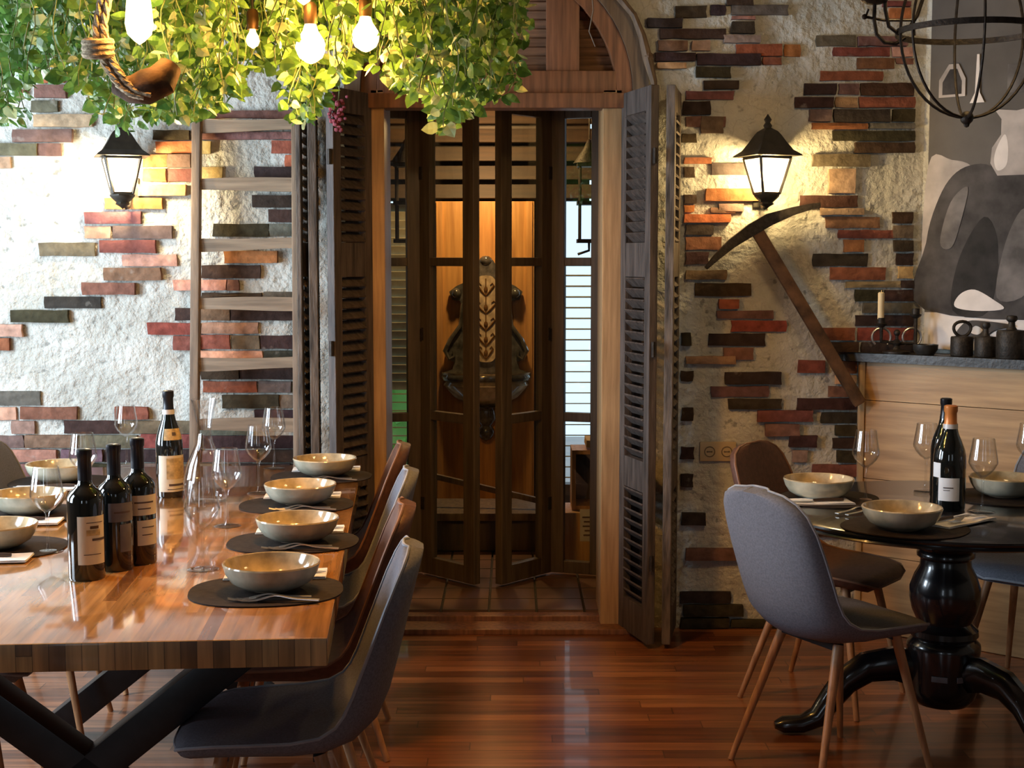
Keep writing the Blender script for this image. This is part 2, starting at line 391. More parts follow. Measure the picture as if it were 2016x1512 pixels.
# angled wall on the right
mb = MB()
mb.prism([(A.x, A.y), (AE.x, AE.y), (AE.x+.2*N_IN.x, AE.y+.2*N_IN.y), (A.x+.2*N_IN.x, A.y+.2*N_IN.y)], XY(0), ZC)
struct('wall_corner', mb, M['plaster_grey'])
mb = MB(); mb.box((AE.x+.1, (AE.y-2.5)/2, ZC/2), (.2, AE.y+2.5, ZC)); struct('wall_right', mb, M['plaster_plain'])
mb = MB(); mb.box((-3.3, 1.7, ZC/2), (.2, 8.4, ZC)); struct('wall_left', mb, M['plaster_plain'])
mb = MB(); mb.box((.2, -2.6, ZC/2), (7.2, .2, ZC)); struct('wall_front', mb, M['plaster_plain'])
# window frames (out of view); the front pair is made up for the fill
def win_frame(i, c, axis, w, h):
    mb = MB(); t = .07
    ux = Vector((0, 1, 0)) if axis == 'y' else Vector((1, 0, 0))
    for s in (-1, 1):
        p = Vector(c)+ux*s*(w/2+t/2); mb.beam(p-Vector((0, 0, h/2+t)), p+Vector((0, 0, h/2+t)), .06, t, ux)
        q = Vector(c)+Vector((0, 0, s*(h/2+t/2))); mb.beam(q-ux*w/2, q+ux*w/2, .06, t)
    struct('window_%d' % i, mb, M['white_frame'])
win_frame(1, (-3.17, 3.1, 1.62), 'y', .78, 1.53); win_frame(2, (-3.17, 4.55, 1.62), 'y', .78, 1.53)
win_frame(3, (-1.6, -2.47, 1.7), 'x', .58, 1.63); win_frame(4, (1.5, -2.47, 1.7), 'x', 1.03, 1.63)

# ------------------------------------------------------------------ bricks set in the back wall plaster
BC = {'d': (.055, .038, .030), 'g': (.155, .118, .102), 'r': (.25, .085, .055), 'o': (.46, .17, .07), 't': (.56, .34, .20), 'm': (.20, .115, .085), 'p': (.36, .21, .165)}
BR = """o 78 126 140 163;m 66 127 165 193;m 14 48 165 193;g 60 112 196 221;t 65 180 224 250;m 22 140 253 280;g -20 70 281 307;m 72 118 281 307;t -20 20 308 332
o 305 412 277 302;o 280 328 303 330;o 280 326 331 358;m 328 375 303 330;m 330 377 331 358;t 270 365 362 386;o 205 318 388 412;m 165 277 416 441;t 165 217 445 470;g 222 337 444 470;g 75 185 477 505;r 194 306 472 499;t 240 348 500 525
m 202 315 526 553;m 160 265 556 581;d 85 198 583 608;d 20 133 610 636;t -40 42 638 664;r -40 16 665 691;d 343 392 606 632;r 289 392 635 660;r 340 392 661 690
g -40 78 770 799;t -40 30 801 828;r 38 150 801 827;r 225 290 801 827;p 20 68 829 855;d 125 232 828 855;m 237 375 828 855;g -40 45 857 883;m 48 150 857 883;r 275 392 855 883;g 152 270 857 883;p -40 110 885 911;g 118 200 885 911;d 205 330 885 911;d 335 395 885 911;m -40 90 913 939;d 95 210 913 939;g 215 330 913 939;m 335 450 913 939;d 455 570 913 939
m 395 577 216 233;d 300 372 255 276;m 378 575 258 275;t 393 414 276 303;r 534 612 275 303;o 560 612 304 329;t 392 437 328 352;d 500 612 327 353;d 496 612 383 409;d 527 612 411 438;d 418 528 440 467;g 530 612 440 466;o 440 545 493 519;d 396 512 521 549;t 340 445 550 573;m 447 470 550 573;d 395 515 576 590;g 517 575 574 590
m 393 452 606 632;d 454 580 606 632;p 396 508 634 658;r 394 452 659 688;m 455 510 660 688;d 513 580 660 688;t 394 517 690 715;d 520 580 690 715;d 394 470 720 748;d 472 580 720 748;r 400 505 750 774;g 508 572 750 774;d 437 548 777 805;g 550 580 777 805;d 500 580 807 832;g 394 495 836 858;d 400 580 858 884;m 395 505 886 911;d 508 580 886 911
d 1330 1392 10 35;d 1400 1430 8 30;d 1432 1485 -14 10;g 1440 1553 8 29;p 1440 1488 30 38;d 1441 1487 40 65;p 1425 1500 67 84;d 1275 1345 34 54;d 1300 1430 55 76;m 1296 1355 78 100;p 1362 1400 78 100;r 1450 1542 85 110;o 1544 1578 86 112;d 1290 1370 102 120;d 1372 1500 104 128;r 1502 1540 111 128;t 1295 1352 122 135;d 1370 1440 130 153;d 1385 1456 157 176;m 1350 1446 178 196;d 1345 1400 198 226;m 1380 1425 228 262;d 1342 1372 262 281;m 1350 1430 228 250
g 1607 1686 68 91;m 1690 1790 70 90;r 1640 1753 92 111;t 1757 1800 92 112;r 1687 1762 113 136;m 1765 1800 113 126;r 1615 1740 139 159;d 1583 1648 163 187;g 1652 1694 163 186;d 1696 1802 162 188;d 1566 1643 190 212;p 1645 1690 190 212;r 1692 1804 190 212;g 1595 1640 214 239;d 1643 1755 214 240;d 1757 1803 214 240;r 1600 1710 241 254;g 1712 1803 241 253;d 1640 1803 256 278;d 1683 1803 279 301;g 1601 1715 302 328;t 1632 1686 331 381;d 1575 1690 384 408;r 1738 1795 0 12;o 1750 1796 14 36;m 1740 1790 -18 -2
o 1347 1402 309 323;d 1347 1368 328 350;g 1402 1475 320 345;o 1390 1495 370 396;d 1347 1373 382 402;o 1347 1369 403 418;p 1415 1465 400 416;m 1400 1450 408 420
o 1347 1440 421 439;d 1350 1405 441 463;r 1350 1421 465 492;d 1350 1396 495 521;m 1350 1432 531 551;d 1368 1480 557 584;r 1415 1456 588 609;m 1412 1524 611 628;r 1440 1550 630 654;d 1395 1508 656 682;m 1425 1485 684 710;p 1350 1450 701 718;d 1428 1540 732 758;m 1400 1515 760 783;d 1434 1540 785 807
p 1616 1702 409 424;m 1625 1733 426 450;r 1650 1765 452 470;o 1662 1702 471 497;d 1600 1710 499 525;r 1635 1745 526 552;p 1665 1775 553 567;d 1684 1740 570 594;d 1742 1800 570 594;g 1700 1800 596 618;d 1685 1800 620 643;r 1620 1685 645 671;r 1688 1800 645 671;d 1628 1692 673 698;d 1696 1800 673 698;d 1757 1799 417 441;m 1759 1800 443 470;d 1762 1800 472 496;d 1764 1800 498 523;t 1770 1799 524 549;d 1775 1800 551 568
r 1572 1625 709 735;r 1650 1688 710 736;t 1645 1688 738 758;m 1630 1688 760 782;d 1570 1688 784 808;r 1492 1602 808 832;d 1617 1688 811 835;m 1508 1576 835 860;d 1645 1688 837 860;d 1555 1610 858 882;d 1640 1688 862 885;p 1560 1592 886 911;d 1647 1688 887 912;m 1600 1688 915 940;d 1340 1366 730 752;d 1342 1367 803 830;d 1340 1367 880 905;d 1340 1365 933 960;d 1342 1362 655 682;d 1340 1440 1165 1190;d 1345 1465 1192 1216;m 1350 1460 1080 1105;d 1342 1390 1010 1036;m 1500 1610 1000 1026;d 1560 1688 1030 1056;d 1440 1560 1220 1238;d 1340 1436 1218 1238"""
mb = MB(); colL = mb.b.loops.layers.float_color.new('Col')
rb = random.Random(3)
for row in BR.replace('\n', ';').split(';'):
    k, x0, x1, y0, y1 = row.split(); x0, x1, y0, y1 = map(float, (x0, x1, y0, y1))
    prot = rb.uniform(.016, .034)
    p0 = P(x0, y1, YW-prot); p1 = P(x1, y0, YW-prot)
    w, h = p1.x-p0.x, p1.z-p0.z
    if p1.x > A.x-.005: w -= p1.x-(A.x-.005); p1.x = A.x-.005
    n0 = len(mb.b.faces)
    nx = max(2, int(w/.05))
    c = tuple(max(.01, q*rb.uniform(.8, 1.2)) for q in BC[k])
    ch = .005
    # front face grid with worn edges
    front = []
    for j in range(3):
        rw = []
        for i in range(nx+1):
            ex = i in (0, nx); ez = j in (0, 2)
            x = p0.x+w*i/nx+(rb.uniform(-.002, .004)*(1 if i == 0 else -1) if ex else rb.uniform(-.004, .004))
            z = p0.z+h*j/2+(rb.uniform(0, .0035)*(1 if j == 0 else -1) if ez else 0)
            y = YW-prot+(ch if (ex or ez) else 0)+rb.uniform(-.0015, .0015)
            rw.append(mb.v((x, y, z)))
        front.append(rw)
    for j in range(2):
        for i in range(nx): mb.face((front[j][i], front[j][i+1], front[j+1][i+1], front[j+1][i]))
    loop = front[0][:]+[front[1][-1]]+front[2][::-1]+[front[1][0]]
    back = [mb.v((q.co.x, YW+.01, q.co.z)) for q in loop]
    for i in range(len(loop)):
        k2 = (i+1) % len(loop); mb.face((loop[i], back[i], back[k2], loop[k2]))
    mb.b.faces.ensure_lookup_table()
    for f in mb.b.faces[n0:]:
        for lp in f.loops: lp[colL] = (*c, 1)
struct('brick_facing', mb, M['brick'], wall_back, True)

# ------------------------------------------------------------------ doorway trim and threshold
def jamb(i, px0, px1, m):
    a = P(px0, 700, YW-.02).x; b = P(px1, 700, YW-.02).x
    mb = MB(); mb.box(((a+b)/2, YW+.12, 1.12), (b-a, .30, 2.24), None, .004); struct('trim_%d' % i, mb, m)
jamb(1, 733, 760, M['oak_trim']); jamb(2, 1184, 1222, M['oak_trim'])
mb = MB()
for s, x0, x1 in ((0, AX-AR, P(733, 700, YW-.02).x), (1, P(1222, 700, YW-.02).x, AX+AR)):
    mb.box(((x0+x1)/2, YW+.14, 1.12), (abs(x1-x0)-.002, .26, 2.24))
struct('trim_3', mb, M['shutter'])
mb = MB(); mb.box((AX, YW-.05, .012), (2*AR, .14, .024), None, .004); mb.box((AX, YW+.06, .022), (2*AR-.1, .07, .044), None, .004)
struct('trim_4', mb, M['transom'])

# arched louvered transom over the doorway
tr = thing('arched_transom', 'reddish wooden arched transom with horizontal louvers above the doorway', 'transom', (AX, YW, AZ))
def arc_poly(r0, r1, a0=0, a1=180, n=28, cz=AZ):
    p = [(AX+r1*math.cos(R(a0+(a1-a0)*i/n)), cz+r1*math.sin(R(a0+(a1-a0)*i/n))) for i in range(n+1)]
    p += [(AX+r0*math.cos(R(a1-(a1-a0)*i/n)), cz+r0*math.sin(R(a1-(a1-a0)*i/n))) for i in range(n+1)]
    return p
mb = MB(); mb.prism(arc_poly(.555, AR-.005), XZ(YW-.05), .16); part('casing', mb, M['casing'], tr)
mb = MB(); mb.prism(arc_poly(.49, .553, 0, 180, cz=AZ), XZ(YW-.03), .1); part('arch_frame', mb, M['transom'], tr)
mb = MB(); mb.box((AX, YW+.02, AZ+.045), (.976, .10, .09), None, .004); mb.box((AX, YW, AZ-.032), (1.24, .12, .06), None, .004)
part('bottom_rail', mb, M['transom'], tr)
for s in (1, -1):
    x0 = s*(P(1108, 90, YW).x-AX)+AX
    mb = MB(); mb.box((x0, YW+.02, AZ+.27), (.135, .07, .38), None, .003); part('post', mb, M['transom'], tr)
mb = MB(); z = AZ+.10
while z < AZ+.47:
    hw = math.sqrt(max(.001, .53**2-(z-AZ)**2)); mb.box((AX, YW+.055, z), (2*hw, .008, .048), Matrix.Rotation(R(28), 3, 'X')); z += .0365
part('louver', mb, M['transom_slat'], tr)
# old vine twisting along the arch
pts = [P(1150, -30, 5.84), P(1215, -10, 5.83), P(1248, 30, 5.82), P(1264, 70, 5.82), P(1275, 115, 5.81), P(1287, 160, 5.8), P(1290, 178, 5.82)]
mb = MB(); mb.tube(pts, [.012, .016, .013, .016, .02, .014, .008], 8); mb.ball(P(1276, 112, 5.81), .022, 8)
mb.tube([P(1165, -20, 5.83), P(1168, 20, 5.82), P(1160, 62, 5.82), P(1172, 92, 5.82)], [.004, .003, .003, .002], 5)
tag(part('dried_vine', mb, M['casing']), 'dry twisted vine branch hanging along the right side of the door arch', 'vine')

# ------------------------------------------------------------------ folding louvered shutters either side of the doorway
def zat(py, y): return P(1008, py, y).z
def leaf(mbf, mbls, a, b, z0, z1, th, panels):
    """shutter leaf from a to b (plan points): frame in mbf, slats in mbl"""
    a, b = Vector((*a, 0)), Vector((*b, 0)); d = (b-a).normalized(); L = (b-a).length; nrm = Vector((-d.y, d.x, 0))
    sw = .055
    m = Matrix((d, nrm, Vector((0, 0, 1)))).transposed()
    for t in (sw/2, L-sw/2):
        q = a+d*t; mbf.box((q.x, q.y, (z0+z1)/2), (sw, th, z1-z0), m, .003)
    zs = [z0]+[v for p_ in panels for v in p_]+[z1]
    for i in range(0, len(zs), 2):
        q = a+d*(L/2); mbf.box((q.x, q.y, (zs[i]+zs[i+1])/2), (L-2*sw, th*.9, zs[i+1]-zs[i]), m, .002)
    for p0, p1 in panels:
        mbl = MB(); mbls.append(mbl)
        k = max(1, int((p1-p0)/.042)); st = (p1-p0)/k
        for i in range(k):
            q = a+d*(L/2); mbl.box((q.x, q.y, p0+st*(i+.5)), (L-2*sw, .007, .05), m @ Matrix.Rotation(R(48), 3, 'X'))
Z0, Z1 = .02, zat(178, 5.75)
panR = [(zat(1180, 5.75), zat(960, 5.75)), (zat(900, 5.75), zat(545, 5.75)), (zat(478, 5.75), zat(225, 5.75))]
for side in ('right', 'left'):
    if side == 'right':
        h0, n0, n1, h1 = (.462, 5.87), (.552, 5.56), (.613, 5.56), (.672, 5.86)
        lab = 'dark louvered folding shutter swung open right of the doorway'
    else:
        h0, n0, n1, h1 = (-.587, 5.87), (-.712, 5.61), (-.782, 5.61), (-.806, 5.84)
        lab = 'dark louvered folding shutter folded open beside the ladder'
    sh = thing('folding_shutter', lab, 'shutter', (n0[0], 5.7, 0), 'louvered shutters of the doorway')
    for (p, q, nm) in ((h0, n0, M['shutter']), (h1, n1, M['shutter_edge'])):
        f, l = MB(), []; leaf(f, l, p, q, Z0, Z1, .034, panR)
        fo = part('leaf', f, nm, sh, False); [part('louver', q_, nm, fo, False) for q_ in l]
    f = MB()
    for z in (.35, 1.2, 1.95):
        f = MB(); f.tube([(n0[0], n0[1]-.012, z-.03), (n0[0], n0[1]-.012, z+.03)], .008, 8); part('hinge', f, M['iron'], sh)
    if side == 'left':
        f, l = MB(), []; leaf(f, l, (-.834, 5.84), (-.840, 5.63), Z0, Z1, .018, panR)
        fo = part('leaf', f, M['shutter_edge'], sh, False); [part('louver', q_, M['shutter_edge'], fo, False) for q_ in l]

# ------------------------------------------------------------------ vestibule behind the glazed doors
YB = 8.2; ZF = .045; XL, XR = -1.15, 1.0
mb = MB()
tw = .205; y = YW+.10; j = 0
mb.box(((XL+XR)/2, (YW+.095+YB)/2, ZF-.03), (XR-XL, YB-YW-.095, .05)); mb.mi = 1
while y < YB-.02:
    x = XL+.03+(.09 if j % 2 else 0)*0
    while x < XR-.02:
        x2 = min(x+tw-.008, XR-.005); y2 = min(y+tw-.008, YB-.005)
        mb.box(((x+x2)/2, (y+y2)/2, ZF), (x2-x, y2-y, .014), None, .002); x += tw
    y += tw; j += 1
struct('floor_vestibule', mb, [M['grout'], M['tile']], None, False)
mb = MB(); mb.box((XL-.06, (YW+.28+YB)/2, 1.4), (.12, YB-YW-.28, 2.8)); struct('wall_vestibule_left', mb, M['dark_slat'])
mb = MB(); mb.box((XR+.06, (YW+.28+YB)/2, 1.4), (.12, YB-YW-.28, 2.8)); struct('wall_vestibule_right', mb, M['dark_slat'])
mb = MB(); mb.box(((XL+XR)/2, (YW+.28+YB)/2+.05, 2.86), (XR-XL+.4, YB-YW-.1, .1)); struct('ceiling_vestibule', mb, M['dark_slat'])
# back wall: dark slatted valance, panel zone, louvered openings
zp = zat(395, YB)
mb = MB(); mb.box(((XL+XR)/2-.28, YB+.08, (zp+2.8)/2), (XR-XL-.55, .1, 2.8-zp)); mb.box(((XL+XR)/2, YB+.08, .12), (XR-XL, .1, .24))
mb.box((-.15, YB+.08, 1.2), (.72, .08, 2.2))
struct('wall_vestibule_back', mb, M['dark_slat'])
mb = MB(); z = zp+.05
while z < 2.75: mb.box((-.29, YB-.025, z), (1.7, .012, .085), Matrix.Rotation(R(-24), 3, 'X')); z += .105
tag(part('slatted_screen', mb, M['dark_slat'], None, False), 'dark slatted wooden screen above the honey wood panel behind the glazed doors', 'screen')
x0, x1 = P(856, 700, YB-.03).x, P(1052, 700, YB-.03).x
pan = thing('wood_panel', 'honey coloured wooden panel behind the majolica wall fountain', 'panel', ((x0+x1)/2, YB, ZF))
k = 3
for i in range(k):
    w = (x1-x0)/k; mb = MB(); mb.box((x0+w*(i+.5), YB-.015, (ZF+zp)/2+.02), (w-.003, .03, zp-ZF-.05), None, .003); part('board', mb, M['panel'], pan)
mb = MB()
for x in (x0+.03, x1-.03): mb.box((x, YB-.036, (ZF+zp)/2+.02), (.035, .012, zp-ZF-.05), None, .002)
part('moulding', mb, M['panel'], pan)
def blind(nm, xa, xb, za, zb, lab, st, zopen):
    """slats lie flat (open) below zopen and hang closed above it"""
    t = thing(nm, lab, 'blind', ((xa+xb)/2, YB+.05, za))
    mb = MB(); z = za+.02
    while z < zb:
        mb.box(((xa+xb)/2, YB+.05, z), (xb-xa, .006, .055), Matrix.Rotation(R(84 if z < zopen else 26), 3, 'X')); z += st
    part('slat', mb, M['blind'], t, False)
    for x in (xa, xb, (xa+xb)/2):
        mb = MB(); mb.box((x, YB+.012, (za+zb)/2), (.018, .015, zb-za)); part('stile', mb, M['blind'], t, False)
xl0, xl1 = -1.1, P(850, 700, YB).x-.02
blind('louvered_blind', xl0, xl1, .26, zp-.01, 'pale louvered blind with daylight low down behind the left pane of the glazed doors', .049, zat(765, YB))
blind('louvered_blind', P(1060, 700, YB).x, XR-.02, .26, zat(515, YB), 'bright louvered blind with daylight behind the right pane of the glazed doors', .062, 9)
# hedge outside, seen through the low slats
hb = MB(); clh = hb.b.loops.layers.float_color.new('Col'); rh = random.Random(5)
def hedge_leaf(p):
    d = Vector((rh.gauss(0, 1), rh.gauss(0, 1), rh.gauss(0, 1))).normalized(); q = d.orthogonal().normalized()*.03; v = .55+rh.random()*.4
    f = hb.face([hb.v(p), hb.v(p+d*.03+q), hb.v(p+d*.07), hb.v(p+d*.03-q)])
    for lp in f.loops: lp[clh] = (v, v, v, 1)
hb.box((-1.0, 9.4, .5), (1.5, .4, 1.0))
for i in range(2600): hedge_leaf(Vector((rh.uniform(-1.75, -.2), rh.uniform(9.12, 9.6), rh.uniform(0, 1.06))))
M['hedge'] = leaf_mat('hedge_leaf', (.1, .3, .05), (.25, .55, .12), (.45, .8, .25))
tag(part('garden_hedge', hb, M['hedge'], None, False), 'bright green hedge outside, seen through the low slats of the left blind', 'hedge')
mb = MB(); mb.box((0, 10.4, -.06), (9, 4.2, .1)); struct('ground_outside', mb, M['tile'])

# majolica wall fountain on the panel
fy = YB-.045; fx = P(957, 700, fy).x
ft = thing('majolica_fountain', 'painted majolica wall fountain with scrolled back and bowl on the wood panel', 'fountain', (fx, fy, zat(760, fy)))
def fz(py): return zat(py, fy)
kx = fy/FPX*.999
pr = [(0, 508), (14, 512), (20, 522), (30, 536), (34, 552), (58, 563), (72, 574), (66, 590), (50, 592), (46, 610), (52, 640), (64, 662), (76, 676), (80, 692), (74, 706), (62, 712), (66, 726), (88, 734), (88, 742)]
poly = [(fx+a*kx, fz(b)) for a, b in pr]+[(fx-a*kx, fz(b)) for a, b in pr[::-1][:-1]]
mb = MB(); mb.prism(poly, lambda u, v, w: Vector((u, fy-w, v)), .04); part('back_plate', mb, M['ceramic_dark'], ft)
ov = [(fx+(26*math.copysign(abs(math.cos(t))**.6, math.cos(t)))*kx, (fz(542)+fz(712))/2+(fz(542)-fz(712))/2*math.copysign(abs(math.sin(t))**.6, math.sin(t))) for t in [2*math.pi*i/40 for i in range(40)]]
mb = MB(); mb.prism(ov, lambda u, v, w: Vector((u, fy-.04-w, v)), .012); pl = part('painted_panel', mb, M['ceramic'], ft)
mb = MB()
cy = fy-.054
for i, py in enumerate((570, 605, 638, 668, 694)):
    for s in (-1, 1):
        L = (16, 20, 18, 17, 14)[i]
        mb.tube([(fx, cy, fz(py+12)), (fx+s*L*.45*kx, cy, fz(py+4)), (fx+s*L*kx, cy, fz(py-8)), (fx+s*L*.8*kx, cy, fz(py-13)), (fx+s*L*.55*kx, cy, fz(py-9))], [.003, .006, .006, .004, .003], 6)
    mb.ball((fx, cy, fz(py)), .012, 8, (1, .4, 1.6))
mb.tube([(fx, cy, fz(548)), (fx, cy, fz(706))], .0035, 6)
part('leaf_motif', mb, M['ceramic_line'], pl)
for s in (-1, 1):
    mb = MB()
    cx, cz = fx+s*62*kx, fz(692)
    mb.tube([(cx+s*-40*kx, fy-.045, fz(570)), (fx+s*46*kx, fy-.05, fz(600)), (fx+s*50*kx, fy-.05, fz(640)), (fx+s*70*kx, fy-.05, fz(668)), (fx+s*80*kx, fy-.05, fz(690)), (fx+s*72*kx, fy-.05, fz(706)), (fx+s*62*kx, fy-.05, fz(700)), (fx+s*64*kx, fy-.05, fz(690))], [.006, .01, .012, .013, .014, .012, .01, .008], 8)
    mb.ball((fx+s*58*kx, fy-.04, fz(577)), .03, 10)
    part('scroll', mb, M['ceramic_dark'], ft)
mb = MB(); mb.ball((fx, fy-.03, fz(513)), .035, 12, (1.1, .7, .8)); part('crest', mb, M['ceramic_dark'], ft)
W = 86*kx
prof = [(0, fz(800)), (W*.35, fz(798)), (W*.75, fz(780)), (W*.98, fz(757)), (W*.92, fz(748)), (W*1.0, fz(740)), (W*1.02, fz(732)), (W*.9, fz(733)), (W*.8, fz(750)), (0, fz(775))]
mb = MB(); mb.lathe(prof, (fx, fy-.02, 0), 28, 1, .62, math.pi, 2*math.pi); part('bowl', mb, M['ceramic'], ft)
mb = MB(); mb.lathe([(W*1.0, fz(747)), (W*1.03, fz(741)), (W*1.0, fz(735))], (fx, fy-.02, 0), 28, 1, .63, math.pi, 2*math.pi); part('bowl_rim', mb, M['ceramic_dark'], ft)
mb = MB(); mb.lathe([(0, fz(868)), (.03, fz(862)), (.05, fz(850)), (.045, fz(842)), (.03, fz(836)), (.06, fz(822)), (.05, fz(806)), (.1, fz(798))], (fx, fy-.05, 0), 20, 1, .7); part('bracket', mb, M['ceramic_dark'], ft)
# dark trough bench under the fountain with a pale pole lying on it
yb = 7.3
x0, x1 = P(800, 1050, yb).x, P(1100, 1050, yb).x
bn = thing('trough_bench', 'dark low wooden trough standing behind the glazed doors', 'bench', ((x0+x1)/2, yb, ZF+.007))
zt = zat(1000, yb)
mb = MB(); mb.box(((x0+x1)/2, yb+.12, (ZF+.012+zt-.05)/2), (x1-x0, .40, zt-.06-ZF), None, .006); part('body', mb, M['door_wood'], bn)
mb = MB(); mb.box(((x0+x1)/2, yb+.11, zt-.027), (x1-x0+.04, .46, .04), None, .006); part('top', mb, M['casing'], bn)
mb = MB(); mb.beam((x0+.02, yb+.1, zt+.18), (x1-.02, yb-.02, zt+.022), .03, .03, bev=.006)
mb.beam((x0+.02, yb+.16, zt+.012), (x0+.02, yb+.1, zt+.20), .03, .03)
tag(part('wooden_bar', mb, M['casing']), 'pale wooden bar slanting over the dark trough behind the glazed doors', 'bar')
# crates at the right
cx0, cx1 = P(1126, 900, 7.0).x, .75
cr = thing('upright_crate', 'open pine crate standing on the lower box behind the right door pane', 'crate', ((cx0+cx1)/2, 7.0, zat(1005, 7.0)))
za, zb = zat(1003, 7.0), zat(886, 7.0)
mb = MB()
mb.box((cx0+.01, 7.1, (za+zb)/2), (.02, .22, zb-za), None, .002); mb.box((cx1-.01, 7.1, (za+zb)/2), (.02, .22, zb-za), None, .002)
mb.box(((cx0+cx1)/2, 7.1, za+.01), (cx1-cx0-.04, .22, .02)); mb.box(((cx0+cx1)/2, 7.1, zb-.01), (cx1-cx0-.04, .22, .02))
part('frame', mb, M['crate'], cr, False)
mb = MB(); mb.box(((cx0+cx1)/2, 7.2, (za+zb)/2), (cx1-cx0-.04, .015, zb-za-.04)); part('back_board', mb, M['door_wood'], cr, False)
mb = MB(); mb.box(((cx0+cx1)/2+.03, 7.08, zb+.02), (cx1-cx0-.08, .2, .036), Matrix.Rotation(R(4), 3, 'Y'), .003)
tag(part('card_stack', mb, M['paper_tan']), 'tan cards lying on top of the open pine crate', 'cards')
lx0 = P(1106, 1050, 6.95).x; zl = za-.004
lb = thing('pine_box', 'orange pine box on the tiles with a white printed label', 'box', ((lx0+cx1)/2, 7.05, ZF+.007))
mb = MB(); mb.box(((lx0+cx1)/2, 7.08, (ZF+.008+zl)/2), (cx1-lx0, .3, zl-ZF-.008), None, .004); part('body', mb, M['crate'], lb)
mb = MB(); a = P(1142, 1003, 6.92); b = P(1172, 1066, 6.92); mb.box(((a.x+b.x)/2, 6.927, (a.z+b.z)/2), (b.x-a.x, .003, a.z-b.z)); lbl = part('label_sheet', mb, M['paper'], lb, False)
mb = MB()
for i in range(5): mb.box(((a.x+b.x)/2, 6.924, a.z-(a.z-b.z)*(.25+.14*i)), ((b.x-a.x)*(.7, .5, .65, .4, .55)[i], .002, .008))
part('printing', mb, M['label_ink'], lbl, False)
# iron lantern brackets hanging in the vestibule
for px, lab, sgn in ((1160, 'black iron lantern silhouetted in the right pane of the glazed doors', 1), (800, 'black iron lantern silhouetted in the left pane of the glazed doors', -1)):
    y = 7.6; a = P(px, 400, y)
    il = thing('iron_lantern', lab, 'lantern', a, 'iron lanterns behind the glazed doors')
    mb = MB()
    w = .05
    for sx in (-1, 1):
        for sy in (-1, 1): mb.tube([(a.x+sx*w, y+sy*w, a.z+.2), (a.x+sx*w, y+sy*w, a.z-.2)], .007, 6)
    for z in (a.z+.2, a.z, a.z-.2):
        mb.box((a.x, y, z), (2*w+.03, 2*w+.03, .02))
    part('cage', mb, M['iron'], il, False)
    mb = MB(); mb.lathe([(.085, a.z+.21), (.03, a.z+.29), (.012, a.z+.33), (0, a.z+.34)], (a.x, y, 0), 12); part('roof', mb, M['iron'], il)
    mb = MB(); mb.tube([(a.x, y, a.z-.2), (a.x, y, a.z-.25), (a.x-sgn*.06, y, a.z-.27)], .008, 6); part('scroll', mb, M['iron'], il)
    mb = MB(); mb.tube([(a.x, y, a.z+.33), (a.x, y, 2.79)], .005, 6); part('chain', mb, M['iron'], il)

# glazed folding doors (four leaves)
def door(i, a, b, z0, z1):
    a, b = Vector((*a, 0)), Vector((*b, 0)); d = (b-a).normalized(); L = (b-a).length; nrm = Vector((-d.y, d.x, 0))
    m = Matrix((d, nrm, Vector((0, 0, 1)))).transposed(); sw = .072; th = .04
    ymid = (a.y+b.y)/2
    rails = [(z0, zat(1104, ymid)), (zat(830, ymid), zat(812, ymid)), (zat(524, ymid), zat(507, ymid)), (z1-.07, z1)]
    mb = MB()
    for t in (sw/2, L-sw/2):
        q = a+d*t; mb.box((q.x, q.y, (z0+z1)/2), (sw, th, z1-z0), m, .004)
    for r0, r1 in rails:
        q = a+d*(L/2); mb.box((q.x, q.y, (r0+r1)/2), (L-2*sw, th*.9, r1-r0), m, .004)
    o = struct('door_%d' % i, mb, M['door_wood'])
    for k in range(3):
        p0, p1 = rails[k][1], rails[k+1][0]; q = a+d*(L/2)
        g = MB(); g.box((q.x, q.y, (p0+p1)/2), (L-2*sw+.004, .004, p1-p0+.004), m); go = part('pane', g, M['pane'], o, False)
        go['kind'] = 'structure'
    for z in (.4, zat(660, ymid), 1.95):
        g = MB()
        q = b if i in (1, 3) else a
        g.tube([(q.x, q.y-.025, z-.03), (q.x, q.y-.025, z+.03)], .008, 8)
        h = part('hinge', g, M['iron'], o); h['kind'] = 'structure'
dz0, dz1 = ZF+.02, zat(200, 6.6)
d1 = [(-.68, 6.62), (-.425, 6.70)]; 
door(1, *d1, dz0, dz1)
door(2, (-.418, 6.69), (-.160, 6.42), dz0, dz1)
door(3, (-.062, 6.42), (.172, 6.69), dz0, dz1)
door(4, (.180, 6.70), (.44, 6.62), dz0, dz1)
mb = MB(); mb.box(((XL+XR)/2, 6.66, dz1+.09), (XR-XL, .12, .16)); struct('trim_5', mb, M['door_wood'])
mb = MB()
for xa, xb in ((XL, -.69), (.45, XR)): mb.box(((xa+xb)/2, 6.66, (ZF+dz1)/2), (xb-xa-.002, .1, dz1-ZF))
struct('trim_6', mb, M['door_wood'])
point('vestibule_lamp', (fx, 7.6, 2.35), 55, (1, .60, .24), .06)

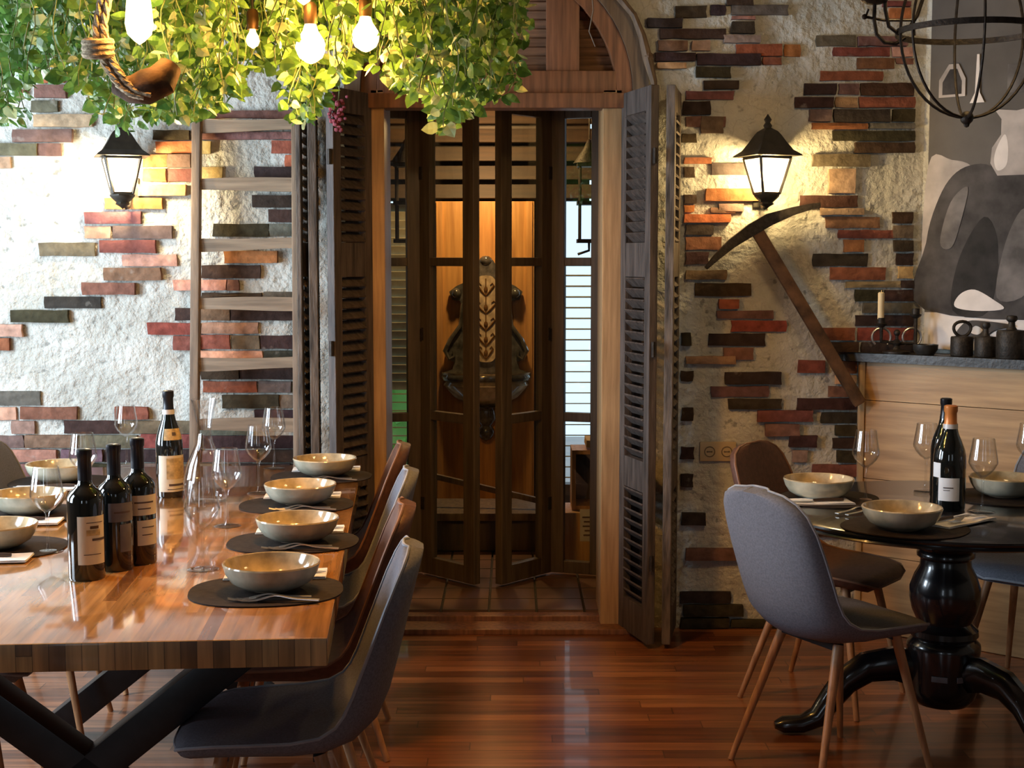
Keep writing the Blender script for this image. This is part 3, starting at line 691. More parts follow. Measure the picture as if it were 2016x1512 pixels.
# ------------------------------------------------------------------ ladder leaning on the wall
lad = thing('wooden_ladder', 'old weathered wooden ladder leaning against the brick wall', 'ladder', (P(480, 900, 5.7).x, 5.68, 0))
def lad_y(z): return 5.845-.17*(1-z/2.3)
for pxt, pxb, nm in ((388, 384, 'stile'), (583, 588, 'stile')):
    zt = zat(228, 5.82); t = P(pxt, 230, lad_y(zt)); b = P(pxb, 890, lad_y(.9))
    k = (b-t)/(t.z-b.z); bot = t+k*t.z
    bot.y = lad_y(0); t.y = lad_y(zt)
    mb = MB(); mb.beam(bot+Vector((0, 0, .004)), t, .035, .05, (0, 1, 0), .006)
    part(nm, mb, M['ladder'], lad)
for i, py in enumerate((248, 365, 482, 600, 717, 838, 960, 1085, 1205)):
    y = lad_y(zat(py, 5.75)); a, b = P(393, py, y), P(580, py-2, y)
    mb = MB(); n = 10
    pts = [a.lerp(b, j/n) for j in range(n+1)]
    hh = .026
    sag = .004*(1 if i % 2 else -1)
    def fr(u, v, w, a=a, b=b, y=y): return Vector((u, y-.009+w, v))
    top = [(p.x, p.z+hh+sag*math.sin(math.pi*j/n)) for j, p in enumerate(pts)]
    bo = [(p.x, p.z-hh*.9+.006*math.cos(math.pi*j/n)*(1 if i % 2 else -1)) for j, p in enumerate(pts)]
    mb.prism(bo+top[::-1], fr, .018); part('rung', mb, M['rung'], lad)

# ------------------------------------------------------------------ wall lanterns
def lantern(px, label, en, col, hot):
    y = 5.745; a = P(px, 345, y)
    t = thing('wall_lantern', label, 'lantern', a, 'lit lanterns on the brick wall')
    rot = Matrix.Rotation(R(20), 3, 'Z')
    def sq(h, z): return [a+rot @ Vector((sx*h, sy*h, 0))+Vector((0, 0, z)) for sx, sy in ((-1, -1), (1, -1), (1, 1), (-1, 1))]
    zt, zb = .068, -.073
    hb, ht = .037, .068
    mb = MB(); T, Bq = sq(ht, zt), sq(hb, zb)
    for i in range(4): mb.beam(Bq[i], T[i], .010, .010)
    for i in range(4): mb.beam(T[i], T[(i+1) % 4], .01, .01); mb.beam(Bq[i], Bq[(i+1) % 4], .01, .01)
    part('cage', mb, M['lantern_black'], t, False)
    mb = MB()
    rings = [sq(.102, zt+.006), sq(.098, zt+.012), sq(.075, zt+.03), sq(.055, zt+.062), sq(.04, zt+.09), sq(.03, zt+.105), sq(.012, zt+.118)]
    vr = [[mb.v(p) for p in r] for r in rings]
    for r0, r1 in zip(vr, vr[1:]):
        for i in range(4): mb.face((r0[i], r0[(i+1) % 4], r1[(i+1) % 4], r1[i]))
    mb.face(vr[-1]); mb.face(vr[0][::-1])
    part('hood', mb, M['lantern_black'], t, False)
    mb = MB(); mb.lathe([(.012, zt+.115), (.018, zt+.128), (.01, zt+.14), (.016, zt+.152), (0, zt+.175)], a, 12); part('finial', mb, M['lantern_black'], t)
    mb = MB(); mb.lathe([(.052, zb-.004), (.05, zb-.012), (.04, zb-.022), (.026, zb-.034), (.03, zb-.042), (.012, zb-.052), (0, zb-.062)], a, 8); mb.lathe([(0, zb-.003), (.052, zb-.004)], a, 8); part('base', mb, M['lantern_black'], t)
    for i in range(4):
        mb = MB(); k = (i+1) % 4; o = Vector((0, 0, .006))
        q = [Bq[i].lerp(Bq[k], .06)+o, Bq[k].lerp(Bq[i], .06)+o, T[k].lerp(T[i], .06)-o, T[i].lerp(T[k], .06)-o]
        n = (q[1]-q[0]).cross(q[3]-q[0]).normalized()*.0015
        va = [mb.v(p-n) for p in q]; vb = [mb.v(p+n) for p in q]
        mb.face(va[::-1]); mb.face(vb)
        for j in range(4): mb.face((va[j], va[(j+1) % 4], vb[(j+1) % 4], vb[j]))
        part('pane', mb, M['lamp_glass'], t, False)
    mb = MB(); mb.lathe([(0, -.028), (.009, -.025), (.015, -.008), (.018, .008), (.014, .024), (.007, .034), (0, .037)], a, 14); part('bulb', mb, hot, t)
    mb = MB(); mb.tube([a+Vector((0, 0, zb-.002)), a+Vector((0, 0, -.028))], .009, 8); part('socket', mb, M['lantern_black'], t)
    mb = MB(); mb.tube([a+Vector((0, .02, zb-.035)), a+Vector((0, .05, zb-.055)), a+Vector((0, .09, zb-.05)), a+Vector((0, .125, zb-.01)), a+Vector((0, .14, zb+.02))], .008, 8)
    mb.box(a+Vector((0, .146, zb+.01)), (.06, .014, .12), None, .004); part('wall_arm', mb, M['lantern_black'], t)
    point('lantern_light', a+Vector((0, 0, .004)), en, col, .034, t)
lantern(240, 'lit glass wall lantern on the left wall beside the ladder', 75, (1, .80, .50), M['lamp_bulb'])
lantern(1510, 'lit glass wall lantern above the pickaxe on the right wall', 46, (1, .72, .36), M['lamp_bulb'])

# ------------------------------------------------------------------ pickaxe, socket
y = 5.815
pk = thing('pickaxe', 'old pickaxe hung head up on the brick wall beside the ledge', 'pickaxe', P(1490, 470, y))
hp = [(1390, 528), (1410, 507), (1440, 480), (1480, 452), (1515, 432), (1560, 416), (1595, 407), (1614, 403)]
th = [3, 6, 9, 12, 12, 8, 6, 4]
mb = MB(); kx = y/FPX
up, lo = [], []
for i, (a, b) in enumerate(hp):
    a0, a1 = hp[max(i-1, 0)], hp[min(i+1, len(hp)-1)]; dx, dy = a1[0]-a0[0], a1[1]-a0[1]; L = math.hypot(dx, dy)
    q = P(a, b, y); nx, nz = dy/L*th[i]*kx, dx/L*th[i]*kx
    up.append((q.x+nx, q.z+nz)); lo.append((q.x-nx, q.z-nz))
mb.prism(lo+up[::-1], lambda u, v, w: Vector((u, y-.018+w, v)), .036); part('head', mb, M['iron'], pk)
mb = MB(); mb.beam(P(1486, 447, y), P(1694, 796, y), .052, .034, (0, 1, 0), .012); part('handle', mb, M['bark'], pk)
a, b = P(1378, 870, YW-.012), P(1449, 908, YW-.012)
so = thing('double_socket', 'ivory double wall socket low on the plaster right of the shutters', 'socket', ((a.x+b.x)/2, YW, (a.z+b.z)/2))
mb = MB(); mb.box(((a.x+b.x)/2, YW-.006, (a.z+b.z)/2), (b.x-a.x, .016, a.z-b.z), None, .004); part('plate', mb, M['socket'], so)
for f in (.27, .74):
    c = Vector((a.x+(b.x-a.x)*f, YW-.0145, (a.z+b.z)/2))
    mb = MB(); ringp = [c+Vector((.021*math.cos(t), 0, .021*math.sin(t))) for t in [2*math.pi*i/20 for i in range(20)]]
    mb.tube(ringp, .0025, 6, close=True)
    for s in (-1, 1): mb.ball(c+Vector((s*.009, 0, 0)), .004, 8)
    mb.box(c, (.012, .003, .004)); part('outlet', mb, M['socket_dark'], so)

# ------------------------------------------------------------------ oak ledge on the angled wall and what stands on it
F0 = Vector((1.435, 5.89, 0)); F1 = F0+U*2.2
ld = thing('wall_ledge', 'pale oak boarded ledge with dark slab top along the angled wall', 'ledge', (F0.x, F0.y, 0))
W2 = ((A+U*.06)-F0).dot(N_IN)-.012
for z0, z1 in ((.0, .32), (.323, .64), (.643, .966), (.969, 1.128)):
    mb = MB(); q0, q1 = F0+U*.03, F1
    mb.prism([(q0.x, q0.y), (q1.x, q1.y), (q1.x+N_IN.x*.02, q1.y+N_IN.y*.02), (q0.x+N_IN.x*.02, q0.y+N_IN.y*.02)], XY(z0+.003), z1-z0)
    part('plank', mb, M['ledge_plank'], ld, False)
mb = MB(); q = F0+U*.012; mb.box((q.x+.004, q.y-.01, .566), (.022, .03, 1.126), None, .003); part('corner_strip', mb, M['frame_pale'], ld)
q0 = F0-N_IN*.055-U*.09; q1 = F1-N_IN*.055; q2 = F1+N_IN*(W2-.006)
mb = MB(); mb.prism([(q0.x, YW-.012), (q0.x+.02, q0.y-.0), (q1.x, q1.y), (q2.x, q2.y), (A.x+.02-.008, YW-.034)], XY(1.132), .036); part('slab_top', mb, M['slab'], ld, False)
ZL = 1.169
cb_y = 5.80
def cp(px, py): return P(px, py, cb_y)
ca = thing('candle_holder', 'wrought iron two arm candle holder with one ivory candle on the ledge', 'candle holder', (P(1768, 690, cb_y).x, cb_y, ZL))
mb = MB(); mb.tube([cp(1735, 640), cp(1735, 672), cp(1767, 676), cp(1802, 676), cp(1803, 622)], .008, 8)
part('crossbar', mb, M['iron'], ca)
for px in (1733, 1793):
    mb = MB(); c = cp(px+2, 664); mb.tube([c+Vector((.038*math.cos(t), 0, .038*math.sin(t))) for t in [R(-50+280*i/18) for i in range(19)]], .005, 8); part('ring_handle', mb, M['steel'], ca)
mb = MB(); b0 = cp(1765, 690); b0.z = ZL
mb.lathe([(0, 0), (.055, 0), (.055, .008), (.02, .016), (.012, .03), (.02, .042), (.01, .055), (0, .062)], b0, 16); mb.tube([b0+Vector((0, 0, .05)), cp(1766, 655)], .007, 8); mb.ball(cp(1766, 655), .014, 10)
part('foot', mb, M['iron'], ca)
for px, py in ((1735, 640), (1803, 622)):
    c = cp(px, py); mb = MB(); mb.lathe([(.008, -.01), (.022, 0), (.024, .006), (.016, .008), (.016, .03), (.0, .03)], c, 14); part('candle_cup', mb, M['iron'], ca)
c = cp(1734, 628); mb = MB(); mb.lathe([(0, 0), (.0135, 0), (.0135, .105), (.010, .109), (0, .107)], c, 14); mb.tube([c+Vector((0, 0, .1)), c+Vector((.001, 0, .117))], .0015, 5); tag(part('candle', mb, M['candle']), 'ivory candle standing in the left cup of the iron holder', 'candle')
def weight(px, y, r, h, label, kind):
    b = P(px, 700, y); b.z = ZL
    t = thing('scale_weight', label, 'weight', b, 'iron scale weights on the ledge')
    mb = MB(); mb.lathe([(0, 0), (r*.97, 0), (r, .004), (r, h*.93), (r*.93, h), (r*.4, h*1.03), (0, h*1.03)], b, 24); part('body', mb, M['iron'], t)
    mb = MB(); z = h*1.02
    if kind == 'ring':
        pts = [b+Vector((.034*math.sin(s)*(1-.15*math.cos(s)), 0, z+.028-.03*math.cos(s))) for s in [2*math.pi*i/20 for i in range(20)]]
        mb.tube(pts, .0065, 8, close=True); part('ring', mb, M['iron'], t)
    else:
        k = r*.34
        mb.lathe([(k*1.3, z-.004), (k*.72, z+.012), (k*.66, z+.03), (k*1.05, z+.037), (k*1.15, z+.045), (k*.95, z+.054), (0, z+.057)], b, 18); part('knob', mb, M['iron'], t)
weight(1893, 5.66, .044, .076, 'iron scale weight with an open ring handle on the ledge', 'ring')
weight(1940, 5.60, .043, .078, 'iron scale weight with a small knob, middle of the three', 'knob')
weight(1990, 5.50, .056, .108, 'largest iron scale weight with a wide round knob on the ledge', 'knob')
b = P(1822, 690, 5.73); b.z = ZL
mb = MB(); mb.lathe([(0, 0), (.035, 0), (.048, .02), (.05, .04), (.046, .04), (.042, .022), (0, .008)], b, 20); tag(part('small_dish', mb, M['slab']), 'small dark dish between the candle holder and the weights', 'dish')

# ------------------------------------------------------------------ framed black and white print on the angled wall
PO = A+U*.035-N_IN*.03
def pf(u, v, w): return PO+U*u-N_IN*w+Vector((0, 0, v))
po = thing('poster', 'large black and white still life print with pale wooden edge above the ledge', 'poster', (PO.x, PO.y, 1.2))
zb, zt = 1.185, 2.75; PW = .95
mb = MB(); mb.prism([(0, zb), (PW, zb), (PW, zt), (0, zt)], lambda u, v, w: pf(u, v, w-.024), .024)
part('stretcher', mb, M['frame_pale'], po, False)
mb = MB(); mats = ['pr_back', 'pr_black', 'pr_dark', 'pr_mid', 'pr_light', 'pr_white']
def spl(pts, n=5):
    out = []; k = len(pts)
    for i in range(k):
        p0, p1, p2, p3 = (Vector(pts[(i+j-1) % k]) for j in range(4))
        for j in range(n):
            t = j/n; out.append(tuple(.5*((2*p1)+(p2-p0)*t+(2*p0-5*p1+4*p2-p3)*t*t+(3*p1-p0-3*p2+p3)*t**3)))
    return out
layer = [0]
def shape(mi, pts, smooth=True):
    layer[0] += 1; mb.mi = mi; w = .0006*layer[0]
    q = spl(pts) if smooth else pts
    mb.face([mb.v(pf(u, v, w)) for u, v in q])
zp0 = 1.335
shape(5, [(0, zb), (PW, zb), (PW, zt), (0, zt)], False)
shape(0, [(0, zp0), (PW, zp0), (PW, zt-.12), (0, zt-.12)], False)
# pale round chair back, dark cloth thrown over it, white jug, folded white cloth
shape(4, [(0, 1.42), (0, 1.93), (.10, 1.95), (.2, 1.9), (.24, 1.7), (.2, 1.45)])
shape(2, [(0, 1.345), (.0, 1.62), (.05, 1.80), (.12, 1.9), (.22, 1.93), (.34, 1.9), (.50, 1.95), (.66, 1.86), (.72, 1.6), (.74, 1.345)])
shape(1, [(.12, 1.345), (.14, 1.55), (.24, 1.72), (.30, 1.6), (.27, 1.345)])
shape(3, [(.30, 1.40), (.33, 1.62), (.40, 1.75), (.44, 1.6), (.42, 1.42)])
shape(1, [(.46, 1.345), (.47, 1.6), (.55, 1.82), (.60, 1.6), (.58, 1.345)])
shape(3, [(.06, 1.62), (.10, 1.78), (.17, 1.84), (.15, 1.72), (.11, 1.6)])
shape(5, [(.13, 1.36), (.15, 1.41), (.21, 1.43), (.29, 1.39), (.33, 1.355), (.22, 1.345)])
shape(3, [(.43, 1.90), (.49, 1.93), (.50, 2.02), (.44, 2.05), (.43, 2.02), (.475, 2.0), (.47, 1.95), (.43, 1.93)], False)
shape(4, [(.29, 1.88), (.26, 1.93), (.265, 1.99), (.30, 2.04), (.30, 2.10), (.27, 2.14), (.36, 2.13), (.42, 2.14), (.41, 2.06), (.445, 2.0), (.45, 1.93), (.42, 1.88)], False)
shape(5, [(.29, 1.9), (.275, 1.94), (.285, 1.99), (.315, 2.04), (.33, 1.99), (.325, 1.92)])
# picture and candlestick in the background of the print
shape(4, [(.04, 2.20), (.04, 2.27), (.08, 2.33), (.12, 2.33), (.15, 2.27), (.15, 2.20)], False)
shape(2, [(.055, 2.21), (.055, 2.26), (.085, 2.31), (.115, 2.31), (.135, 2.26), (.135, 2.21)], False)
shape(5, [(.17, 2.17), (.23, 2.17), (.21, 2.21), (.205, 2.36), (.195, 2.36), (.19, 2.21)], False)
shape(3, [(.32, 2.2), (.42, 2.2), (.42, 2.31), (.32, 2.31)], False)
# ink blot on the white margin
shape(2, [(.14, 1.24), (.18, 1.30), (.26, 1.305), (.38, 1.29), (.30, 1.27), (.24, 1.235)])
shape(5, [(.20, 1.26), (.22, 1.285), (.25, 1.27), (.23, 1.25)])
part('print', mb, [M[k] for k in mats], po, False)

# ------------------------------------------------------------------ chairs
def chair(name, kind, label):
    t = thing(name, label, 'chair', (0, 0, 0), 'upholstered shell chairs')
    fab = M['fabric_grey'] if kind == 'grey' else M['fabric_brown']
    # centre line of the shell: (y, z, half width, side lift)
    prof = [(.225, .438, .10, .0), (.218, .452, .155, .002), (.19, .462, .190, .006), (.13, .466, .212, .012), (.05, .462, .222, .020), (-.04, .455, .226, .030),
            (-.11, .455, .224, .040), (-.165, .472, .218, .05), (-.205, .51, .212, .055), (-.228, .565, .210, .052), (-.245, .63, .210, .045), (-.262, .70, .208, .036),
            (-.278, .77, .202, .026), (-.291, .825, .186, .016), (-.299, .858, .158, .008), (-.304, .878, .112, .003), (-.306, .886, .05, 0)]
    n = 18; th = .036
    mb = MB(); cen = []
    for i, (y, z, w, l) in enumerate(prof):
        a, b = prof[max(i-1, 0)], prof[min(i+1, len(prof)-1)]
        ty, tz = b[0]-a[0], b[1]-a[1]; L = math.hypot(ty, tz); ny, nz = tz/L, -ty/L  # towards the sitter
        if i == 0 or True: pass
        cen.append((y, z, w, l, ny, nz))
    top, bot = [], []
    for (y, z, w, l, ny, nz) in cen:
        rt, rbm = [], []
        for j in range(n+1):
            s = -1+2*j/n; x = w*math.sin(s*math.pi/2)**1 if False else w*s
            e = l*abs(s)**2.2; pad = .013*(1-abs(s)**4)
            rt.append(mb.v((x, y+ny*(e+pad), z+nz*(e+pad))))
            k = th*math.sqrt(1-.72*abs(s)**8)
            rbm.append(mb.v((x*.97, y+ny*(e-k), z+nz*(e-k))))
        top.append(rt); bot.append(rbm)
    for g in (top, bot):
        for a, b in zip(g, g[1:]):
            for j in range(n): mb.face((a[j], a[j+1], b[j+1], b[j]))
    for a, b, c, d in zip(top, top[1:], bot, bot[1:]):
        mb.face((a[0], b[0], d[0], c[0])); mb.face((a[-1], b[-1], d[-1], c[-1]))
    for g, h in ((top[0], bot[0]), (top[-1], bot[-1])):
        for j in range(n): mb.face((g[j], g[j+1], h[j+1], h[j]))
    rim = [r[0].co.copy() for r in top]+[v.co.copy() for v in top[-1][1:-1]]+[r[-1].co.copy() for r in top[::-1]]+[v.co.copy() for v in top[0][-2:0:-1]]
    part('seat_shell', mb, fab, t, True, 60)
    mb = MB(); mb.tube(rim, .0042, 6, close=True); part('piping', mb, M['pipe_grey'] if kind == 'grey' else M['pipe_brown'], t)
    mb = MB(); mb.beam((-.13, .12, .425), (.13, .12, .425), .03, .018); mb.beam((-.13, -.10, .418), (.13, -.10, .418), .03, .018); mb.beam((0, -.11, .42), (0, .13, .426), .04, .012)
    part('under_frame', mb, M['black_steel'], t)
    for sx in (-1, 1):
        for (yt, yb) in ((.12, .205), (-.10, -.235)):
            mb = MB(); mb.tube([(sx*.125, yt, .432 if yt > 0 else .425), (sx*.205, yb, .001)], [.016, .0095], 12); part('leg', mb, M['leg_wood'], t)
    return t
def face(dx, dy): return math.atan2(-dx, dy)
TA = R(4.4)
fl = (-math.cos(TA), -math.sin(TA)); frr = (math.cos(TA), math.sin(TA))
def from_top(p, f): return (p[0]+.30*f[0], p[1]+.30*f[1], 0)
cg = chair('shell_chair', 'grey', 'grey shell chair nearest the camera on the near side of the long table')
cg.location = from_top((-.249, 3.30), fl); cg.rotation_euler = (0, 0, face(*fl))
cbn = chair('shell_chair', 'brown', 'brown shell chair just behind the nearest grey one at the long table')
cbn.location = from_top((-.305, 3.87), fl); cbn.rotation_euler = (0, 0, face(*fl))
dup(cg, from_top((-.338, 4.50), fl), face(*fl), 'grey shell chair third along the aisle side of the long table')
dup(cbn, from_top((-.41, 5.14), fl), face(*fl), 'brown shell chair farthest along the aisle side of the long table')
dup(cg, (-1.535, 3.82, 0), face(*frr), 'grey shell chair tucked under the left side of the long table, nearest')
dup(cg, (-1.57, 4.56, 0), face(*frr), 'grey shell chair whose pale legs show under the long table, middle of left side')
dup(cg, (-1.60, 5.16, 0), face(*frr), 'grey shell chair at the far end of the left side by the brick wall')
dup(cg, (.985, 4.24, 0), face(.88, .47), 'grey shell chair with its back to us at the round black table')
dup(cbn, (1.12, 4.96, 0), face(.80, -.60), 'brown shell chair beside the wall sockets at the round black table')
dup(cg, (1.88, 5.0, 0), face(-.68, -.73), 'grey shell chair right of the black pedestal, in front of the oak ledge')

# ------------------------------------------------------------------ long butcher block table
TZ = .75
c0 = Pz(645, 1256, TZ)                       # near right corner of the top
TW, TL = 1.16, 2.58
ex = Vector((math.cos(TA), math.sin(TA), 0)); ey = Vector((-math.sin(TA), math.cos(TA), 0))
tc_ = c0-ex*TW/2+ey*TL/2
lt = thing('long_table', 'long glossy butcher block dining table on black crossed steel legs', 'table', (0, 0, 0))
mb = MB(); mb.box((0, 0, TZ-.031), (TW, TL, .062), None, .006)
mb.b.faces.ensure_lookup_table()
for f in mb.b.faces:
    f.normal_update(); f.material_index = 1 if abs(f.normal.y) > .8 else 0
part('tabletop', mb, [M['butcher'], M['end_grain']], lt, True, 30)
for yl in (-TL/2+.36, TL/2-.95):
    for s in (1, -1):
        mb = MB(); mb.beam((s*.40, yl, .664), (-s*.40, yl, .028), .085 if s > 0 else .08, .10, (0, 1, 0), .003)
        part('crossed_leg', mb, M['black_steel'], lt)
    mb = MB(); mb.box((0, yl, .677), (1.0, .09, .018), None, .002); part('top_plate', mb, M['black_steel'], lt)
    mb = MB()
    for s in (1, -1): mb.box((s*.40, yl, .008), (.15, .09, .016), None, .002)
    part('foot_plate', mb, M['black_steel'], lt)
lt.location = (tc_.x, tc_.y, 0); lt.rotation_euler = (0, 0, TA)

# ------------------------------------------------------------------ tableware prototypes
def mk_bowl():
    t = thing('pasta_bowl', '', 'bowl', (0, 0, 0), 'glazed stoneware bowls')
    Rr = .118; H = .066
    mb = MB(); mb.lathe([(.052, .004), (.075, .008), (.098, .022), (.111, .042), (Rr, H-.002)], (0, 0, 0), 48); mb.lathe([(0, .004), (.052, .004)], (0, 0, 0), 48)
    part('outside', mb, M['glaze_out'], t)
    mb = MB(); mb.lathe([(Rr, H-.002), (Rr-.002, H+.0015), (Rr-.006, H), (.104, .044), (.090, .026), (.066, .015), (0, .013)], (0, 0, 0), 48)
    part('inside', mb, M['glaze_in'], t)
    mb = MB(); mb.lathe([(.046, .005), (.046, .0005), (.052, .0005), (.054, .006)], (0, 0, 0), 32); part('foot_ring', mb, M['foot'], t)
    return t
def mk_glass():
    t = thing('wine_glass', '', 'wine glass', (0, 0, 0), 'empty wine glasses')
    H = .235
    mb = MB(); mb.lathe([(0, .004), (.012, .0045), (.030, .003), (.040, .0015), (.041, .0005), (.038, .0), (0, .0)], (0, 0, 0), 36); part('foot', mb, M['glass'], t)
    mb = MB(); mb.lathe([(.010, .0045), (.0055, .012), (.004, .03), (.0038, .085), (.005, .104), (.009, .112)], (0, 0, 0), 16); part('stem', mb, M['glass'], t)
    mb = MB(); mb.lathe([(0, .110), (.008, .1115), (.022, .122), (.036, .138), (.0445, .154), (.0455, .160), (.043, .178), (.0385, .205), (.034, H), (.0328, H+.0008), (.0318, H), (.0365, .205), (.0415, .178), (.0438, .160), (.043, .155), (.034, .139), (.020, .1235), (.006, .1145), (0, .1142)], (0, 0, 0), 40)
    part('goblet', mb, M['glass'], t)
    return t
def mk_fork():
    t = thing('fork', '', 'fork', (0, 0, 0), 'steel forks')
    # along +x, tines at -x
    mb = MB(); n = 14; wid = []
    for i in range(n+1):
        s = i/n; x = -.045+.145*s
        w = .0105 if s < .08 else (.0105-.0075*min(1, (s-.08)/.16) if s < .24 else .003+.0045*((s-.24)/.76))
        z = .004+.008*math.exp(-((s-.30)/.2)**2)+.003*math.sin(math.pi*s)
        wid.append((x, w, z))
    rows = [[mb.v((x, -w, z)), mb.v((x, w, z)), mb.v((x, w, z+.0022)), mb.v((x, -w, z+.0022))] for x, w, z in wid]
    for a, b in zip(rows, rows[1:]):
        for j in range(4): mb.face((a[j], a[(j+1) % 4], b[(j+1) % 4], b[j]))
    mb.face(rows[0][::-1]); mb.face(rows[-1]); part('handle', mb, M['steel'], t)
    for k in range(4):
        y = -.009+.006*k
        mb = MB(); mb.tube([(-.043, y, .0052), (-.06, y, .0035), (-.078, y, .004), (-.094, y, .0075)], [.002, .0018, .0016, .0008], 6); part('tine', mb, M['steel'], t)
    return t
def mk_knife():
    t = thing('table_knife', '', 'knife', (0, 0, 0), 'table knives')
    mb = MB(); poly = [(-.11, .0), (-.10, -.006), (-.02, -.009), (.0, -.006), (.0, .006), (-.02, .0075), (-.08, .007)]
    mb.prism(poly, XY(.001), .0018); part('blade', mb, M['steel'], t)
    mb = MB(); mb.tube([(-.002, 0, .005), (.03, 0, .006), (.08, 0, .006), (.10, 0, .0055)], [.0045, .0055, .006, .0045], 8); part('handle', mb, M['knife_wood'], t)
    return t
def mk_napkin():
    t = thing('folded_napkin', '', 'napkin', (0, 0, 0), 'white folded paper napkins')
    mb = MB()
    for i, (w, h) in enumerate(((.255, .105), (.252, .103))):
        nx = 10
        g = [[mb.v((-w/2+w*a/nx, -h/2+h*b/4, .0008+.0028*i+.0012*math.sin(a*.9+b)*(i))) for b in range(5)] for a in range(nx+1)]
        g2 = [[mb.v((q.co.x, q.co.y, q.co.z+.0022)) for q in r] for r in g]
        for G in (g, g2):
            for a in range(nx):
                for b in range(4): mb.face((G[a][b], G[a+1][b], G[a+1][b+1], G[a][b+1]))
        for a in range(nx):
            mb.face((g[a][0], g[a+1][0], g2[a+1][0], g2[a][0])); mb.face((g[a][4], g[a+1][4], g2[a+1][4], g2[a][4]))
        for b in range(4):
            mb.face((g[0][b], g[0][b+1], g2[0][b+1], g2[0][b])); mb.face((g[nx][b], g[nx][b+1], g2[nx][b+1], g2[nx][b]))
    part('paper_fold', mb, M['napkin'], t, False); return t
def mk_mat():
    mb = MB(); n = 48; pts = []
    for i in range(n):
        a = 2*math.pi*i/n; c, s = math.cos(a), math.sin(a)
        pts.append((.185*math.copysign(abs(c)**.85, c), .165*math.copysign(abs(s)**.8, s)))
    mb.prism(pts, XY(.0004), .0032)
    return tag(part('place_mat', mb, M['mat']), '', 'placemat', 'dark oval placemats')
PB, PG, PF, PK, PN, PM = mk_bowl(), mk_glass(), mk_fork(), mk_knife(), mk_napkin(), mk_mat()
used = set()
def put(proto, loc, rz, label):
    if proto.name not in used:
        used.add(proto.name); proto.location = loc; proto.rotation_euler = (0, 0, rz); proto['label'] = label; return proto
    return dup(proto, loc, rz, label)

def loc(p, dx, dy, z): q = Vector((p.x, p.y, 0))+ex*dx+ey*dy; return (q.x, q.y, z)
ordn = ['nearest', 'second nearest', 'third', 'farthest']
MZ = TZ+.0038
for i, (px, py) in enumerate(((530, 1108), (582, 1020), (588, 953), (637, 902))):
    b = Pz(px, py, TZ+.07); k = ordn[i]
    b.x -= .008
    where = ' on the aisle side'
    put(PM, loc(b, .0, .0, TZ), TA+R((3, -2, 2, -3)[i]), 'dark oval placemat under the %s bowl%s' % (k, where))
    put(PB, loc(b, .012, .012, MZ), random.uniform(0, 6), '%s beige glazed bowl%s of the long table' % (k, where))
    put(PF, loc(b, .035, -.128, MZ), TA+R(-4), 'steel fork in front of the %s bowl%s, outer' % (k, where))
    put(PF, loc(b, .015, -.108, MZ), TA+R(5), 'steel fork in front of the %s bowl%s, inner' % (k, where))
    put(PN, loc(b, .010, .158, MZ), TA, 'white folded napkin behind the %s bowl%s' % (k, where))
    put(PK, loc(b, .025, .155, MZ+.0064), TA+R(180), 'knife on the napkin behind the %s bowl%s' % (k, where))
for i, (px, py) in enumerate(((400, 1121), (448, 1036), (510, 971), (540, 922))):
    b = Pz(px, py, TZ); put(PG, (b.x, b.y, TZ), 0, '%s empty wine glass in the aisle side row of the long table' % ordn[i])
for i, (px, py) in enumerate(((-5, 1031), (62, 969), (122, 912))):
    b = Pz(px, py, TZ+.07); k = ('nearest', 'middle', 'farthest')[i]; where = ' on the left side'
    put(PM, loc(b, .0, .0, TZ), TA+R(180), 'dark oval placemat under the %s bowl%s' % (k, where))
    put(PB, loc(b, -.01, 0, MZ), random.uniform(0, 6), '%s pale glazed bowl%s of the long table' % (k, where))
    put(PN, loc(b, 0, -.165, MZ if i else MZ), TA+R(2), 'white folded napkin in front of the %s bowl%s' % (k, where))
    put(PK, loc(b, -.02, -.165, MZ+.0064), TA, 'knife on the napkin in front of the %s bowl%s' % (k, where))
    put(PF, loc(b, -.04, .125, MZ), TA+R(180), 'steel fork behind the %s bowl%s' % (k, where))
for i, (px, py, lab) in enumerate(((95, 1086, 'empty wine glass left of the cream label bottle, nearest in the left row'), (166, 993, 'empty wine glass showing above the nearest dark bottle'), (250, 915, 'empty wine glass rising behind the three dark bottles'))):
    b = Pz(px, py, TZ); put(PG, (b.x, b.y, TZ), 0, lab)

